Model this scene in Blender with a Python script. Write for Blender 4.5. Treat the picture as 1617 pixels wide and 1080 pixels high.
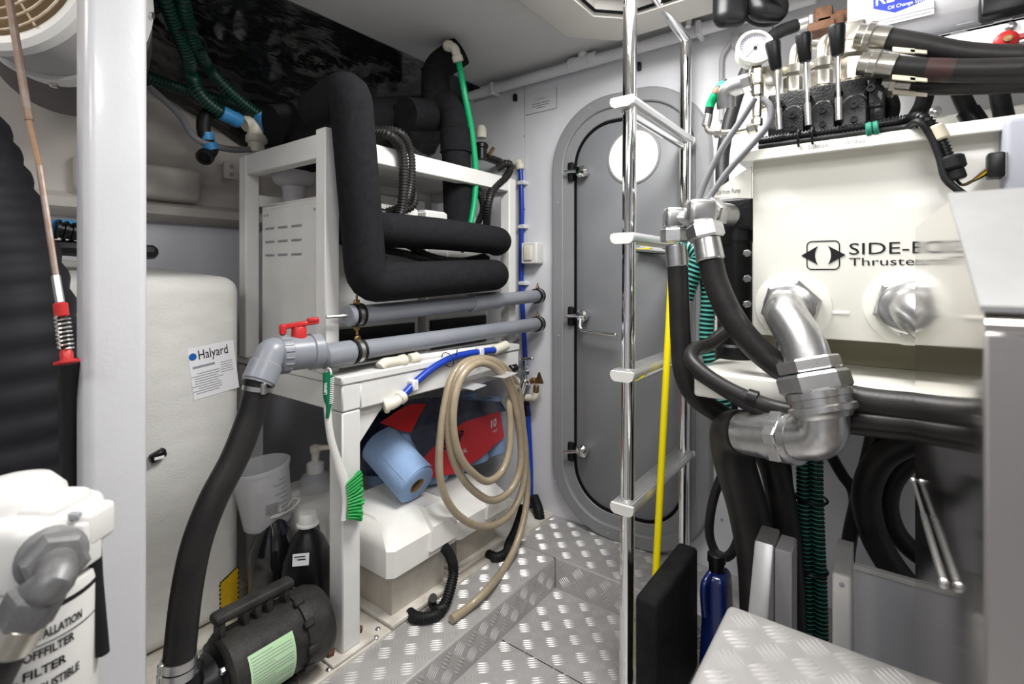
import bpy, bmesh, math, random
from mathutils import Vector, Matrix
random.seed(7)
sc = bpy.context.scene
for o in list(bpy.data.objects): bpy.data.objects.remove(o)
COL = sc.collection
V3 = Vector
# ---------------------------------------------------------------- camera
# world: X runs along the equipment rack towards the door wall, Y towards the hull side, Z up (lower floor = 0)
FPX, HX, HY, CZ = 800.0, 808.5, 432.0, 0.90
cam = bpy.data.cameras.new('camera'); camo = bpy.data.objects.new('camera', cam); COL.objects.link(camo)
cam.sensor_width = 36; cam.lens = FPX/1617*36; cam.shift_y = -(540-HY)/1617; cam.clip_start = .02
camo.matrix_world = Matrix(((.6, 0, -.8, 0), (-.8, 0, -.6, 0), (0, 1, 0, CZ), (0, 0, 0, 1)))
cam.dof.use_dof = True; cam.dof.focus_distance = 1.15; cam.dof.aperture_fstop = 6.3
sc.camera = camo
# ---------------------------------------------------------------- light
sc.view_settings.view_transform = 'Standard'; sc.view_settings.look = 'None'
sc.view_settings.gamma = 1; sc.view_settings.use_curve_mapping = False
sc.view_settings.exposure = 0.35
w = bpy.data.worlds.new('world'); sc.world = w; w.use_nodes = True
w.node_tree.nodes['Background'].inputs[0].default_value = (.9, .95, 1, 1)
w.node_tree.nodes['Background'].inputs[1].default_value = 0.25
def area(name, loc, aim, sx, sy, power, col=(1, 1, 1)):
    l = bpy.data.lights.new(name, 'AREA'); l.shape = 'RECTANGLE'; l.size = sx; l.size_y = sy; l.energy = power; l.color = col
    o = bpy.data.objects.new(name, l); COL.objects.link(o); o.location = loc
    o.rotation_euler = (V3(aim)-V3(loc)).to_track_quat('-Z', 'Y').to_euler(); return o
area('ceiling_lamp_light', (.15, -.25, 1.56), (.25, .0, 0), .45, .30, 6.0, (1, .985, .96))
area('hatch_fill_light', (.82, .34, 1.585), (.82, .34, 0), .40, .35, 15, (1, .99, .97))  # unseen light added inside the hatch to brighten the door end
area('rear_fill_light', (-.75, .0, 1.57), (-.2, .3, .4), .7, .35, 7.5, (.97, .98, 1))  # added fill behind the camera, no fixture there
area('hull_fill_light', (-.35, .95, 1.57), (.3, 1.3, .6), .4, .3, 3.6, (1, .97, .92))  # extra out-of-view light, added to lift the hull side

# ---------------------------------------------------------------- pixel -> point on a known plane
def P(x, y, U=None, V=None, Z=None, D=None):
    a = (x-HX)/FPX; b = (HY-y)/FPX
    d = V3((.6*a+.8, -.8*a+.6, b))
    if U is not None: t = U/d.x
    elif V is not None: t = V/d.y
    elif Z is not None: t = (Z-CZ)/d.z
    else: t = D
    return V3((0, 0, CZ))+d*t
def tr(kind, val, pts):
    r = []
    for p in pts:
        v = p[2] if len(p) > 2 else val
        r.append(P(p[0], p[1], **{kind: v}))
    return r
UX, VY, ZZ = V3((1, 0, 0)), V3((0, 1, 0)), V3((0, 0, 1))
# ---------------------------------------------------------------- materials
M = {}
def mat(name, col, rough=.5, metal=0, col2=None, nscale=8, namt=.5, bump=0, bscale=60, rvar=0, trans=0, alpha=1, emit=0, coat=0, ior=1.45, stretch=None, spec=.5, sheen=0):
    m = bpy.data.materials.new(name); m.use_nodes = True; nt = m.node_tree; N = nt.nodes; L = nt.links
    b = N['Principled BSDF']
    c = tuple(col)+(1,)
    b.inputs['Base Color'].default_value = c; b.inputs['Roughness'].default_value = rough; b.inputs['Metallic'].default_value = metal
    b.inputs['IOR'].default_value = ior; b.inputs['Specular IOR Level'].default_value = spec
    if trans: b.inputs['Transmission Weight'].default_value = trans
    if alpha < 1: b.inputs['Alpha'].default_value = alpha
    if coat: b.inputs['Coat Weight'].default_value = coat; b.inputs['Coat Roughness'].default_value = .08
    if sheen: b.inputs['Sheen Weight'].default_value = sheen; b.inputs['Sheen Roughness'].default_value = .5
    if emit: b.inputs['Emission Color'].default_value = c; b.inputs['Emission Strength'].default_value = emit
    tc = N.new('ShaderNodeTexCoord'); src = tc.outputs['Object']
    if stretch:
        mp = N.new('ShaderNodeMapping'); mp.inputs['Scale'].default_value = stretch; L.new(src, mp.inputs['Vector']); src = mp.outputs['Vector']
    if col2 is not None or rvar:
        n = N.new('ShaderNodeTexNoise'); n.inputs['Scale'].default_value = nscale; n.inputs['Detail'].default_value = 6; n.inputs['Roughness'].default_value = .65
        L.new(src, n.inputs['Vector'])
        rp = N.new('ShaderNodeValToRGB'); lo = .5-.35*(1-namt)*0.5-.1; rp.color_ramp.elements[0].position = lo; rp.color_ramp.elements[1].position = lo+.35
        L.new(n.outputs['Fac'], rp.inputs['Fac'])
        if col2 is not None:
            rp.color_ramp.elements[0].color = c; rp.color_ramp.elements[1].color = tuple(col2)+(1,); L.new(rp.outputs['Color'], b.inputs['Base Color'])
        if rvar:
            mr = N.new('ShaderNodeMapRange'); mr.inputs['To Min'].default_value = max(.02, rough-rvar); mr.inputs['To Max'].default_value = min(1, rough+rvar)
            L.new(n.outputs['Fac'], mr.inputs['Value']); L.new(mr.outputs['Result'], b.inputs['Roughness'])
    if bump:
        n2 = N.new('ShaderNodeTexNoise'); n2.inputs['Scale'].default_value = bscale; n2.inputs['Detail'].default_value = 4
        L.new(src, n2.inputs['Vector']); bp = N.new('ShaderNodeBump'); bp.inputs['Strength'].default_value = bump; bp.inputs['Distance'].default_value = .002
        L.new(n2.outputs['Fac'], bp.inputs['Height']); L.new(bp.outputs['Normal'], b.inputs['Normal'])
    M[name] = m; return m
mat('wall_white', (.70, .70, .73), .45, col2=(.66, .66, .69), nscale=5, bump=.08, bscale=300)
mat('ceiling_grey', (.60, .60, .60), .7, col2=(.56, .56, .56), nscale=3, bump=.25, bscale=400)
mat('hull_beige', (.55, .515, .48), .45, col2=(.48, .45, .415), nscale=4, bump=.2, bscale=90, rvar=.1)
mat('hull_hatch', (.66, .64, .60), .5, col2=(.60, .58, .55), nscale=4)
mat('foam_pad', (.006, .006, .007), .75, spec=.15, col2=(.014, .014, .014), nscale=30, namt=.3, bump=.4, bscale=150)
mat('stain_red', (.05, .014, .012), .5, col2=(.022, .02, .02), nscale=40)
mat('hull_white', (.72, .72, .78), .5, col2=(.66, .66, .71), nscale=4)
mat('white_paint', (.60, .60, .62), .3, col2=(.56, .56, .575), nscale=6, bump=.15, bscale=120, coat=.25)
mat('frame_white', (.72, .715, .70), .38, col2=(.64, .635, .61), nscale=7, bump=.1, bscale=150)
mat('dirty_white', (.70, .67, .61), .55, col2=(.46, .41, .34), nscale=14, namt=.7, bump=.15, bscale=70)
mat('cream', (.82, .81, .75), .3, col2=(.79, .78, .71), nscale=4, bump=.05, bscale=90, coat=.3)
mat('fabric_white', (.70, .69, .66), .75, col2=(.62, .61, .58), nscale=9, bump=.45, bscale=180, stretch=(1, 1, 2.5))
mat('plastic_white', (.71, .70, .68), .35, col2=(.66, .65, .62), nscale=12)
mat('battery_white', (.80, .79, .76), .42, col2=(.74, .72, .68), nscale=9, bump=.1, bscale=160)
mat('battery_body', (.62, .58, .52), .55, col2=(.50, .46, .40), nscale=16, bump=.3, bscale=120)
mat('plastic_aged', (.70, .67, .57), .4, col2=(.62, .58, .48), nscale=20)
mat('foam_black', (.009, .009, .010), .9, col2=(.014, .014, .016), nscale=60, bump=.7, bscale=420, spec=.12)
mat('tape_black', (.01, .01, .011), .5, bump=.3, bscale=80, spec=.2)
mat('rubber_black', (.008, .008, .009), .5, col2=(.016, .016, .016), nscale=25, namt=.3, bump=.25, bscale=200, spec=.25)
mat('hose_black', (.011, .011, .012), .42, col2=(.024, .022, .021), nscale=18, namt=.3, bump=.15, bscale=260, spec=.3)
mat('plastic_black', (.007, .007, .008), .35, spec=.35)
mat('duct_black', (.014, .0135, .016), .6, col2=(.022, .021, .024), nscale=8, spec=.15)
mat('cast_black', (.009, .009, .010), .38, spec=.25, bump=.7, bscale=330, coat=.2)
mat('motor_black', (.013, .013, .015), .5, spec=.25, col2=(.04, .037, .034), nscale=22, namt=.3, bump=.5, bscale=200)
mat('dark_clear', (.010, .010, .012), .12, coat=.6)
mat('pvc_grey', (.24, .25, .28), .33, col2=(.21, .22, .25), nscale=10, bump=.05, bscale=60)
mat('door_grey', (.22, .225, .235), .45, col2=(.20, .205, .215), nscale=6, bump=.1, bscale=350)
mat('door_frame_grey', (.25, .255, .26), .45, col2=(.225, .23, .235), nscale=6)
mat('alu_tread', (.52, .505, .50), .45, .40, col2=(.41, .395, .385), nscale=7, namt=.4, bump=.1, bscale=150, rvar=.12)
mat('alu_bar', (.60, .59, .58), .42, .45)
mat('alu_plain', (.66, .66, .66), .38, .75, col2=(.56, .56, .56), nscale=12)
mat('chrome', (.86, .86, .86), .07, 1)
mat('steel_mirror', (.52, .48, .45), .09, 1, rvar=.05, nscale=6, bump=.03, bscale=12)
mat('steel_brushed', (.42, .40, .39), .42, 1, bump=.1, bscale=40, stretch=(1, 1, 40))
mat('steel_bright', (.72, .71, .70), .24, .95)
mat('zinc', (.62, .62, .62), .3, .95, col2=(.45, .45, .45), nscale=30, namt=.3, rvar=.12, bump=.1, bscale=90)
mat('zinc_yellow', (.66, .64, .58), .26, .95, col2=(.52, .49, .42), nscale=40)
mat('rust', (.17, .08, .04), .7, .3, col2=(.09, .045, .025), nscale=60)
mat('rod_grey', (.33, .30, .28), .5, .5, col2=(.24, .14, .09), nscale=40)
mat('rod_rust', (.26, .15, .09), .7, .2, col2=(.34, .22, .14), nscale=60)
mat('red_plastic', (.48, .022, .022), .35)
mat('red_print', (.62, .015, .02), .28)
mat('blue_hose', (.01, .045, .36), .3)
mat('blue_tape', (.03, .22, .50), .45, col2=(.05, .30, .60), nscale=40)
mat('blue_dot', (.01, .11, .42), .4)
mat('blue_logo', (.02, .04, .38), .4)
mat('blue_jug', (.004, .014, .10), .25, coat=.4)
mat('navy_film', (.012, .016, .04), .18, coat=.5, col2=(.04, .05, .09), nscale=25)
mat('clear_film', (.5, .55, .65), .10, alpha=.05, spec=.8)
mat('towel_blue', (.30, .43, .66), .95, col2=(.26, .39, .62), nscale=50, bump=.5, bscale=300)
mat('cardboard', (.30, .20, .10), .8)
mat('green_hose', (.0, .30, .11), .35)
mat('green_rib', (.0, .055, .035), .4)
mat('green_dark', (.0, .018, .012), .45)
mat('teal_rib', (.10, .42, .35), .35)
mat('teal_dark', (.0, .03, .028), .4)
mat('green_bristle', (.0, .36, .06), .55, col2=(.0, .26, .04), nscale=90)
mat('green_handle', (.0, .13, .055), .4)
mat('green_label', (.42, .66, .36), .55, col2=(.48, .70, .44), nscale=15)
mat('green_tape', (.02, .19, .13), .4)
mat('yellow', (.80, .66, .0), .3)
mat('yellow_label', (.60, .38, .01), .5, col2=(.50, .30, .01), nscale=40)
mat('hose_beige', (.38, .31, .215), .28, col2=(.32, .255, .17), nscale=30, coat=.4, bump=.35, bscale=500)
mat('foil', (.006, .007, .007), .17, .0, bump=1.0, bscale=30, spec=.9, stretch=(.7, 2.2, 2.2))
mat('tape_tan', (.66, .60, .46), .5)
mat('grey_cable', (.16, .16, .17), .4)
mat('box_grey', (.34, .35, .40), .45)
mat('grey_fitting', (.075, .073, .075), .45, .2, col2=(.22, .22, .22), nscale=20)
mat('frosted', (.74, .74, .76), .3, alpha=.4)
mat('print_dark', (.010, .010, .012), .5, spec=.3)
mat('print_grey', (.28, .28, .30), .6)
mat('print_white', (.85, .85, .85), .5)
mat('paper', (.80, .80, .82), .5)
mat('gauge_face', (.66, .64, .74), .3)
mat('glass_lit', (1.0, .87, .74), .3, emit=.62)
mat('brown_guard', (.62, .55, .46), .5, col2=(.40, .28, .16), nscale=50)
mat('brown_dark', (.10, .065, .03), .7, col2=(.16, .10, .04), nscale=12)
mat('drum_grey', (.075, .065, .068), .55, bump=.3, bscale=30, stretch=(1, 1, 8))
mat('fan_white', (.76, .76, .74), .35, col2=(.70, .69, .66), nscale=14)
mat('band_grey', (.42, .41, .42), .55)
mat('olive', (.36, .33, .24), .6)
mat('gasket', (.006, .006, .007), .7, spec=.1)
mat('brass', (.42, .30, .13), .35, .9, col2=(.25, .15, .07), nscale=50)
# ---------------------------------------------------------------- mesh builder
def catmull(pts, sub=6):
    if len(pts) < 3: return [p.copy() for p in pts]
    out = []
    n = len(pts)
    for i in range(n-1):
        p0 = pts[i-1] if i else pts[0]*2-pts[1]
        p1, p2 = pts[i], pts[i+1]
        p3 = pts[i+2] if i+2 < n else pts[-1]*2-pts[-2]
        for k in range(sub):
            t = k/sub
            out.append(.5*((2*p1)+(p2-p0)*t+(2*p0-5*p1+4*p2-p3)*t*t+(3*p1-p0-3*p2+p3)*t**3))
    out.append(pts[-1].copy()); return out
def corner_path(pts, rad, seg=6):
    """polyline with rounded corners"""
    out = [pts[0].copy()]
    for i in range(1, len(pts)-1):
        a, b, c = pts[i-1], pts[i], pts[i+1]
        d1 = (a-b); d2 = (c-b); r = min(rad, d1.length*.49, d2.length*.49)
        p, q = b+d1.normalized()*r, b+d2.normalized()*r
        for k in range(seg+1):
            t = k/seg; out.append(p*(1-t)**2+b*2*t*(1-t)+q*t*t)
    out.append(pts[-1].copy()); return out
def resample(pts, step):
    L = [0]
    for i in range(1, len(pts)): L.append(L[-1]+(pts[i]-pts[i-1]).length)
    n = max(2, int(L[-1]/step)); out = []; j = 0
    for k in range(n+1):
        s = L[-1]*k/n
        while j < len(L)-2 and L[j+1] < s: j += 1
        t = (s-L[j])/max(1e-9, L[j+1]-L[j]); out.append(pts[j].lerp(pts[j+1], t))
    return out
def frames(pts):
    n = len(pts); T = []
    for i in range(n):
        d = pts[min(i+1, n-1)]-pts[max(i-1, 0)]
        T.append(d.normalized() if d.length > 1e-9 else (T[-1] if T else ZZ))
    a = T[0].orthogonal().normalized(); A = [a]
    for i in range(1, n):
        a = A[-1]-T[i]*A[-1].dot(T[i])
        a = a.normalized() if a.length > 1e-6 else T[i].orthogonal().normalized()
        A.append(a)
    return T, A
ORG = {}
class MB:
    def __init__(s): s.v = []; s.f = []; s.m = []
    def add(s, vs, fs, mi=0):
        b = len(s.v); s.v += [V3(v) for v in vs]; s.f += [tuple(b+i for i in f) for f in fs]; s.m += [mi]*len(fs); return s
    def box(s, c, size, b=.002, ax=None, mi=0):
        c = V3(c); h = V3(size)*.5; b = min(b, h.x*.49, h.y*.49, h.z*.49)
        A = ax or (UX, VY, ZZ); vs = []; idx = {}
        for sx in (-1, 1):
            for sy in (-1, 1):
                for sz in (-1, 1):
                    for k in range(3):
                        q = [sx*(h.x-(b if k != 0 else 0)), sy*(h.y-(b if k != 1 else 0)), sz*(h.z-(b if k != 2 else 0))]
                        idx[(sx, sy, sz, k)] = len(vs); vs.append(c+A[0]*q[0]+A[1]*q[1]+A[2]*q[2])
        S = (-1, 1); fs = []
        for g in S:
            fs.append([idx[(g, a, bb, 0)] for a, bb in ((-1, -1), (1, -1), (1, 1), (-1, 1))])
            fs.append([idx[(a, g, bb, 1)] for a, bb in ((-1, -1), (1, -1), (1, 1), (-1, 1))])
            fs.append([idx[(a, bb, g, 2)] for a, bb in ((-1, -1), (1, -1), (1, 1), (-1, 1))])
        for a in S:
            for d in S:
                fs.append([idx[(a, d, -1, 0)], idx[(a, d, 1, 0)], idx[(a, d, 1, 1)], idx[(a, d, -1, 1)]])
                fs.append([idx[(a, -1, d, 0)], idx[(a, 1, d, 0)], idx[(a, 1, d, 2)], idx[(a, -1, d, 2)]])
                fs.append([idx[(-1, a, d, 1)], idx[(1, a, d, 1)], idx[(1, a, d, 2)], idx[(-1, a, d, 2)]])
        for a in S:
            for d in S:
                for e in S: fs.append([idx[(a, d, e, k)] for k in range(3)])
        return s.add(vs, fs, mi)
    def bx(s, u0, u1, v0, v1, z0, z1, b=.002, mi=0):
        return s.box(((u0+u1)/2, (v0+v1)/2, (z0+z1)/2), (abs(u1-u0), abs(v1-v0), abs(z1-z0)), b, mi=mi)
    def rbox(s, c, size, r, seg=4, ax=None, fn=None, mi=0, cuts=0):
        bm = bmesh.new(); bmesh.ops.create_cube(bm, size=1)
        for v in bm.verts: v.co = V3((v.co.x*size[0], v.co.y*size[1], v.co.z*size[2]))
        bmesh.ops.bevel(bm, geom=bm.edges[:], offset=r, segments=seg, profile=.5, affect='EDGES', clamp_overlap=True)
        if cuts: bmesh.ops.subdivide_edges(bm, edges=[e for e in bm.edges if e.calc_length() > .05], cuts=cuts, use_grid_fill=True)
        A = ax or (UX, VY, ZZ); c = V3(c); bm.verts.index_update()
        vs = []
        for v in bm.verts:
            q = v.co.copy()
            if fn: q = V3(fn(q))
            vs.append(c+A[0]*q.x+A[1]*q.y+A[2]*q.z)
        fs = [[v.index for v in f.verts] for f in bm.faces]; bm.free(); return s.add(vs, fs, mi)
    def loops(s, Ls, cap=True, closed=True, mi=0, mis=None, ring=False):
        n = len(Ls[0]); vs = [p for l in Ls for p in l]; b = len(s.v); s.v += [V3(p) for p in vs]
        K = len(Ls)
        for i in range(K if ring else K-1):
            m_ = mis[i] if mis else mi; i2 = (i+1) % K
            for j in range(n if closed else n-1):
                j2 = (j+1) % n
                s.f.append((b+i*n+j, b+i*n+j2, b+i2*n+j2, b+i2*n+j)); s.m.append(m_)
        if cap and not ring:
            s.f.append(tuple(b+j for j in range(n))); s.m.append(mis[0] if mis else mi)
            s.f.append(tuple(b+(K-1)*n+j for j in range(n))); s.m.append(mis[-1] if mis else mi)
        return s
    def tube(s, pts, r, n=14, cap=True, dome=False, mi=0, mis=None):
        K = len(pts); R = r if isinstance(r, (list, tuple)) else [r]*K
        if dome:
            d = (pts[-1]-pts[-2]).normalized(); e = pts[-1]; rr = R[-1]; pts = list(pts); R = list(R)
            for k in range(1, 6):
                a = k/6*math.pi/2; pts.append(e+d*rr*math.sin(a)*.75); R.append(rr*math.cos(a))
        T, A = frames(pts); Ls = []
        for p, t, a, rr in zip(pts, T, A, R):
            c = t.cross(a); Ls.append([p+(a*math.cos(2*math.pi*j/n)+c*math.sin(2*math.pi*j/n))*rr for j in range(n)])
        return s.loops(Ls, cap, mi=mi, mis=mis)
    def cyl(s, p0, p1, r, r1=None, n=20, b=None, mi=0):
        p0, p1 = V3(p0), V3(p1); r1 = r if r1 is None else r1; d = p1-p0; L = d.length; d = d.normalized()
        b = min(L*.2, min(r, r1)*.2, .003) if b is None else b
        return s.tube([p0, p0+d*1e-6+d*b*.999, p1-d*b, p1], [r-b, r, r1, r1-b], n, mi=mi) if b > 0 else s.tube([p0, p1], [r, r1], n, mi=mi)
    def lathe(s, prof, p0, axis, n=20, cap=True, mi=0, ref=None):
        p0 = V3(p0); t = V3(axis).normalized(); a = (V3(ref)-t*V3(ref).dot(t)).normalized() if ref is not None else t.orthogonal().normalized(); c = t.cross(a); Ls = []
        for r, h in prof: Ls.append([p0+t*h+(a*math.cos(2*math.pi*j/n)+c*math.sin(2*math.pi*j/n))*max(r, 1e-5) for j in range(n)])
        return s.loops(Ls, cap, mi=mi)
    def hexn(s, p0, p1, r, mi=0, b=None):
        p0, p1 = V3(p0), V3(p1); L = (p1-p0).length; b = min(.0025, L*.15) if b is None else b
        return s.lathe([(r-b, 0), (r, b), (r, L-b), (r-b, L)], p0, p1-p0, 6, mi=mi)
    def ball(s, c, r, n=14, sz=1, mi=0, axis=ZZ):
        return s.lathe([(r*math.sin(math.pi*k/8), -r*sz*math.cos(math.pi*k/8)) for k in range(9)], c, axis, n, mi=mi)
    def torus(s, c, axis, R, r, n=28, m=8, mi=0):
        t = V3(axis).normalized(); a = t.orthogonal().normalized(); e = t.cross(a); Ls = []
        for i in range(n):
            d = a*math.cos(2*math.pi*i/n)+e*math.sin(2*math.pi*i/n)
            Ls.append([V3(c)+d*(R+r*math.cos(2*math.pi*j/m))+t*r*math.sin(2*math.pi*j/m) for j in range(m)])
        return s.loops(Ls, False, mi=mi, ring=True)
    def prism(s, poly, ext, b=0, mi=0):
        """poly: list of 3D points (planar), ext: extrusion vector"""
        poly = [V3(p) for p in poly]; ext = V3(ext)
        if b <= 0: return s.loops([poly, [p+ext for p in poly]], mi=mi)
        c = sum(poly, V3())/len(poly); e = ext.normalized()*b
        def ins(ps): return [p+(c-p).normalized()*b for p in ps]
        return s.loops([ins(poly), [p+e for p in poly], [p+ext-e for p in poly], [p+ext for p in ins(poly)]], mi=mi)
    def corr(s, pts, r, pitch=.008, depth=.002, n=12, mi0=0, mi1=0, duty=.5):
        q = resample(pts, pitch/2); pp = []; R = []; mis = []
        T, _ = frames(q)
        for i, p in enumerate(q):
            hi = i % 2 == 0; h = pitch*(duty if hi else 1-duty)*.42
            for sg in (-1, 1): pp.append(p+T[i]*h*sg); R.append(r if hi else r-depth); 
            mis += [mi1 if hi else mi0, mi0]
        return s.tube(pp, R, n, mis=mis)
    def build(s, name, mt, parent=None, org=None, sharp=38, smooth=True):
        me = bpy.data.meshes.new(name)
        if parent is not None: org = ORG[parent.name]
        elif org is None:
            xs = [v.x for v in s.v]; ys = [v.y for v in s.v]; zs = [v.z for v in s.v]
            org = V3(((min(xs)+max(xs))/2, (min(ys)+max(ys))/2, min(zs)))
        org = V3(org)
        me.from_pydata([v-org for v in s.v], [], s.f)
        for k in (mt if isinstance(mt, (list, tuple)) else [mt]): me.materials.append(M[k])
        if any(s.m): me.polygons.foreach_set('material_index', s.m)
        bm = bmesh.new(); bm.from_mesh(me); bmesh.ops.recalc_face_normals(bm, faces=bm.faces[:]); bm.to_mesh(me); bm.free()
        if smooth:
            me.polygons.foreach_set('use_smooth', [True]*len(me.polygons)); me.set_sharp_from_angle(angle=math.radians(sharp))
        o = bpy.data.objects.new(name, me); COL.objects.link(o)
        if parent is not None: o.parent = parent
        else: o.location = org
        ORG[o.name] = org; return o
    def top(s, name, mt, label, cat, group=None, org=None, **k):
        o = s.build(name, mt, None, org, **k); return tag(o, label, cat, group)
    def struct(s, name, mt, parent=None, **k):
        o = s.build(name, mt, parent, **k)
        if parent is None: o['kind'] = 'structure'
        return o
def tag(o, label, cat, group=None):
    o['label'] = label; o['category'] = cat
    if group: o['group'] = group
    return o
def T(name, label, cat, org, group=None):
    o = bpy.data.objects.new(name, None); COL.objects.link(o); o.location = org; o.empty_display_size = .05
    ORG[o.name] = V3(org); return tag(o, label, cat, group)
def text(s, size, pos, right, up, mt, parent, name='lettering', width=None, center=False, bold=0, wrap=None, shear=0):
    cu = bpy.data.curves.new(name, 'FONT'); cu.body = s; cu.size = size; cu.offset = bold; cu.shear = shear; cu.resolution_u = 3
    to = bpy.data.objects.new(name, cu); me = bpy.data.meshes.new_from_object(to); bpy.data.objects.remove(to)
    vs = [v.co.copy() for v in me.vertices]
    if not vs: return None
    x0 = min(v.x for v in vs); x1 = max(v.x for v in vs); k = (width/(x1-x0)) if width else 1
    right = V3(right).normalized(); up = V3(up).normalized(); nrm = right.cross(up); pos = V3(pos); org = ORG[parent.name]
    for v, q in zip(me.vertices, vs):
        x = (q.x-x0)*k-((x1-x0)*k/2 if center else 0)
        if wrap:   # (axis centre point, radius): bend round a vertical cylinder
            c, R = wrap; a = x/R; v.co = c+(nrm*math.cos(a)+right*math.sin(a))*R+up*((pos-c).dot(up)+q.y)-org
        else: v.co = pos+right*x+up*q.y-org
    me.materials.append(M[mt]); o = bpy.data.objects.new(name, me); COL.objects.link(o); o.parent = parent; ORG[o.name] = org; return o
def rrect(cy, cz, w, h, r, n=8):
    pts = []
    for sx, sy, a0 in ((1, 1, 0), (-1, 1, 90), (-1, -1, 180), (1, -1, 270)):
        for k in range(n+1):
            a = math.radians(a0+90*k/n); pts.append((cy+sx*(w/2-r)+r*math.cos(a), cz+sy*(h/2-r)+r*math.sin(a)))
    return pts
def screw(t, p, nrm, r=.004, mt='steel_bright', name='screw'):
    nrm = V3(nrm).normalized(); p = V3(p)
    return MB().lathe([(r, -.001), (r, r*.3), (r*.6, r*.7), (r*.3, r*.75), (r*.3, r*.45), (0, r*.45)], p, nrm, 12).build(name, mt, t)
def tread(b, o, ax, ay, l1, l2, nrm, cell=.041):
    """raised five-bar pattern"""
    ax, ay, nrm = V3(ax), V3(ay), V3(nrm); n1 = max(1, round(l1/cell)); n2 = max(1, round(l2/cell)); c1 = l1/n1; c2 = l2/n2
    for i in range(n1):
        for j in range(n2):
            c = V3(o)+ax*(i+.5)*c1+ay*(j+.5)*c2
            d = (ax+ay if (i+j) % 2 else ax-ay).normalized(); e = d.cross(nrm)
            for k in range(-2, 3):
                q = c+e*k*.0067; L = .0165-abs(k)*.0014; W = .0024
                b.add([q-d*L, q-e*W, q+d*L, q+e*W, q-d*L*.6+nrm*.0015, q+d*L*.6+nrm*.0015],
                      [(0, 1, 4), (1, 2, 5, 4), (2, 3, 5), (3, 0, 4, 5)])
# ================================================================ SETTING
UW = 1.45        # door wall
VL = 1.78        # hull side
ZC = 1.60        # ceiling
RB = 1.236       # riser of the step in front of the door
VR = .7715       # riser of the side step under the rack
ZS = .087        # step height
fl = MB().bx(-1.3, RB, -1.1, VR, -.03, 0, .001).struct('floor', 'alu_tread')
b = MB(); tread(b, (.50, .27, 0), UX, VY, RB-.50-.004, VR-.27-.004, ZZ); o = b.build('tread_bar', 'alu_bar', fl); o['kind'] = 'stuff'
b = MB(); b.bx(.98, .982, .52, VR-.004, -.001, .0008, .0003); b.build('seam', 'gasket', fl)
# side step (checker plate folded over the edge)
st = MB().loops([[V3((u, v, z)) for v, z in ((VR, 0), (VR, ZS-.006), (VR+.002, ZS-.002), (VR+.006, ZS), (.93, ZS), (.93, 0))] for u in (-.3, RB-.003)]).struct('step', 'alu_tread')
b = MB(); tread(b, (.35, VR+.008, ZS), UX, VY, RB-.36, .145, ZZ); tread(b, (.40, VR, .008), UX, ZZ, RB-.41, ZS-.014, -VY); o = b.build('tread_bar', 'alu_bar', st); o['kind'] = 'stuff'
st2 = MB().loops([[V3((u, v, z)) for u, z in ((RB, 0), (RB, ZS-.006), (RB+.002, ZS-.002), (RB+.006, ZS), (UW, ZS), (UW, 0))] for v in (-.2, 1.02)]).struct('step', 'alu_tread')
b = MB(); tread(b, (RB+.008, .25, ZS), UX, VY, UW-RB-.01, .76, ZZ); tread(b, (RB, .25, .008), VY, ZZ, VR-.26, ZS-.014, -UX); o = b.build('tread_bar', 'alu_bar', st2); o['kind'] = 'stuff'
MB().bx(RB-.003, RB, VR, .93, 0, ZS-.001, .0003).build('joint', 'gasket', st2)
# ledge under the rack
lg = MB().bx(-1.3, UW, .905, VL, 0, .095, .003).struct('floor_ledge', 'dirty_white')
for u, v in ((.60, .915), (.715, .912), (.735, .93)): screw(lg, (u, v, .095), ZZ, .006, 'zinc')
MB().bx(-1.3, .33, .905, VL, .095, .099, .001).build('panel', 'dirty_white', lg)
# walls
wb = MB().bx(UW+.004, UW+.03, -1.1, VL, 0, ZC+.05, 0.001).struct('wall_back', 'gasket')
for v0, v1 in ((-1.1, -.30), (-.298, .245), (.247, 1.032), (1.034, VL)):
    p = MB().bx(UW, UW+.01, v0, v1, 0, ZC+.05, .0008).build('panel', 'wall_white', wb)
for x, y in ((828, 215), (829, 330), (1140, 820), (1137, 760), (1146, 700), (1400, 760), (1408, 600)):
    screw(wb, P(x, y, U=UW), -UX, .0035, 'box_grey')
wl = MB().bx(-1.3, UW, VL, VL+.03, 0, ZC+.05, .001).struct('wall_left', 'hull_white')
MB().bx(-1.3, UW, -1.13, -1.1, 0, ZC+.05, .001).struct('wall_right', 'wall_white')
MB().bx(-1.33, -1.3, -1.1, VL, 0, ZC+.05, .001).struct('wall_front', 'wall_white')
# ceiling with the moulded hatch coaming over the ladder
ce = MB().bx(-1.3, UW+.02, -1.1, 1.245, ZC, ZC+.03, .001).struct('ceiling', 'ceiling_grey')
def loopz(u0, u1, v0, v1, ch, z):
    return [V3((u, v, z)) for u, v in ((u0+ch, v0), (u1-ch, v0), (u1, v0+ch), (u1, v1-ch), (u1-ch, v1), (u0+ch, v1), (u0, v1-ch), (u0, v0+ch))]
MB().loops([loopz(.30, 1.33, -.35, .74, .10, ZC), loopz(.31, 1.305, -.34, .715, .10, ZC-.05), loopz(.32, 1.29, -.33, .70, .10, ZC-.06), loopz(.55, 1.20, -.05, .60, .06, ZC-.055), loopz(.555, 1.195, -.045, .595, .06, ZC-.045), loopz(.56, 1.19, -.04, .59, .06, ZC+.0)], cap=False).build('hatch_coaming', 'hull_hatch' if 'hull_hatch' in M else 'ceiling_grey', ce)
MB().loops([loopz(.565, 1.185, -.035, .585, .06, ZC-.012), loopz(.565, 1.185, -.035, .585, .06, ZC-.002)]).build('hatch_lid', 'wall_white', ce)
b = MB()
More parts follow.
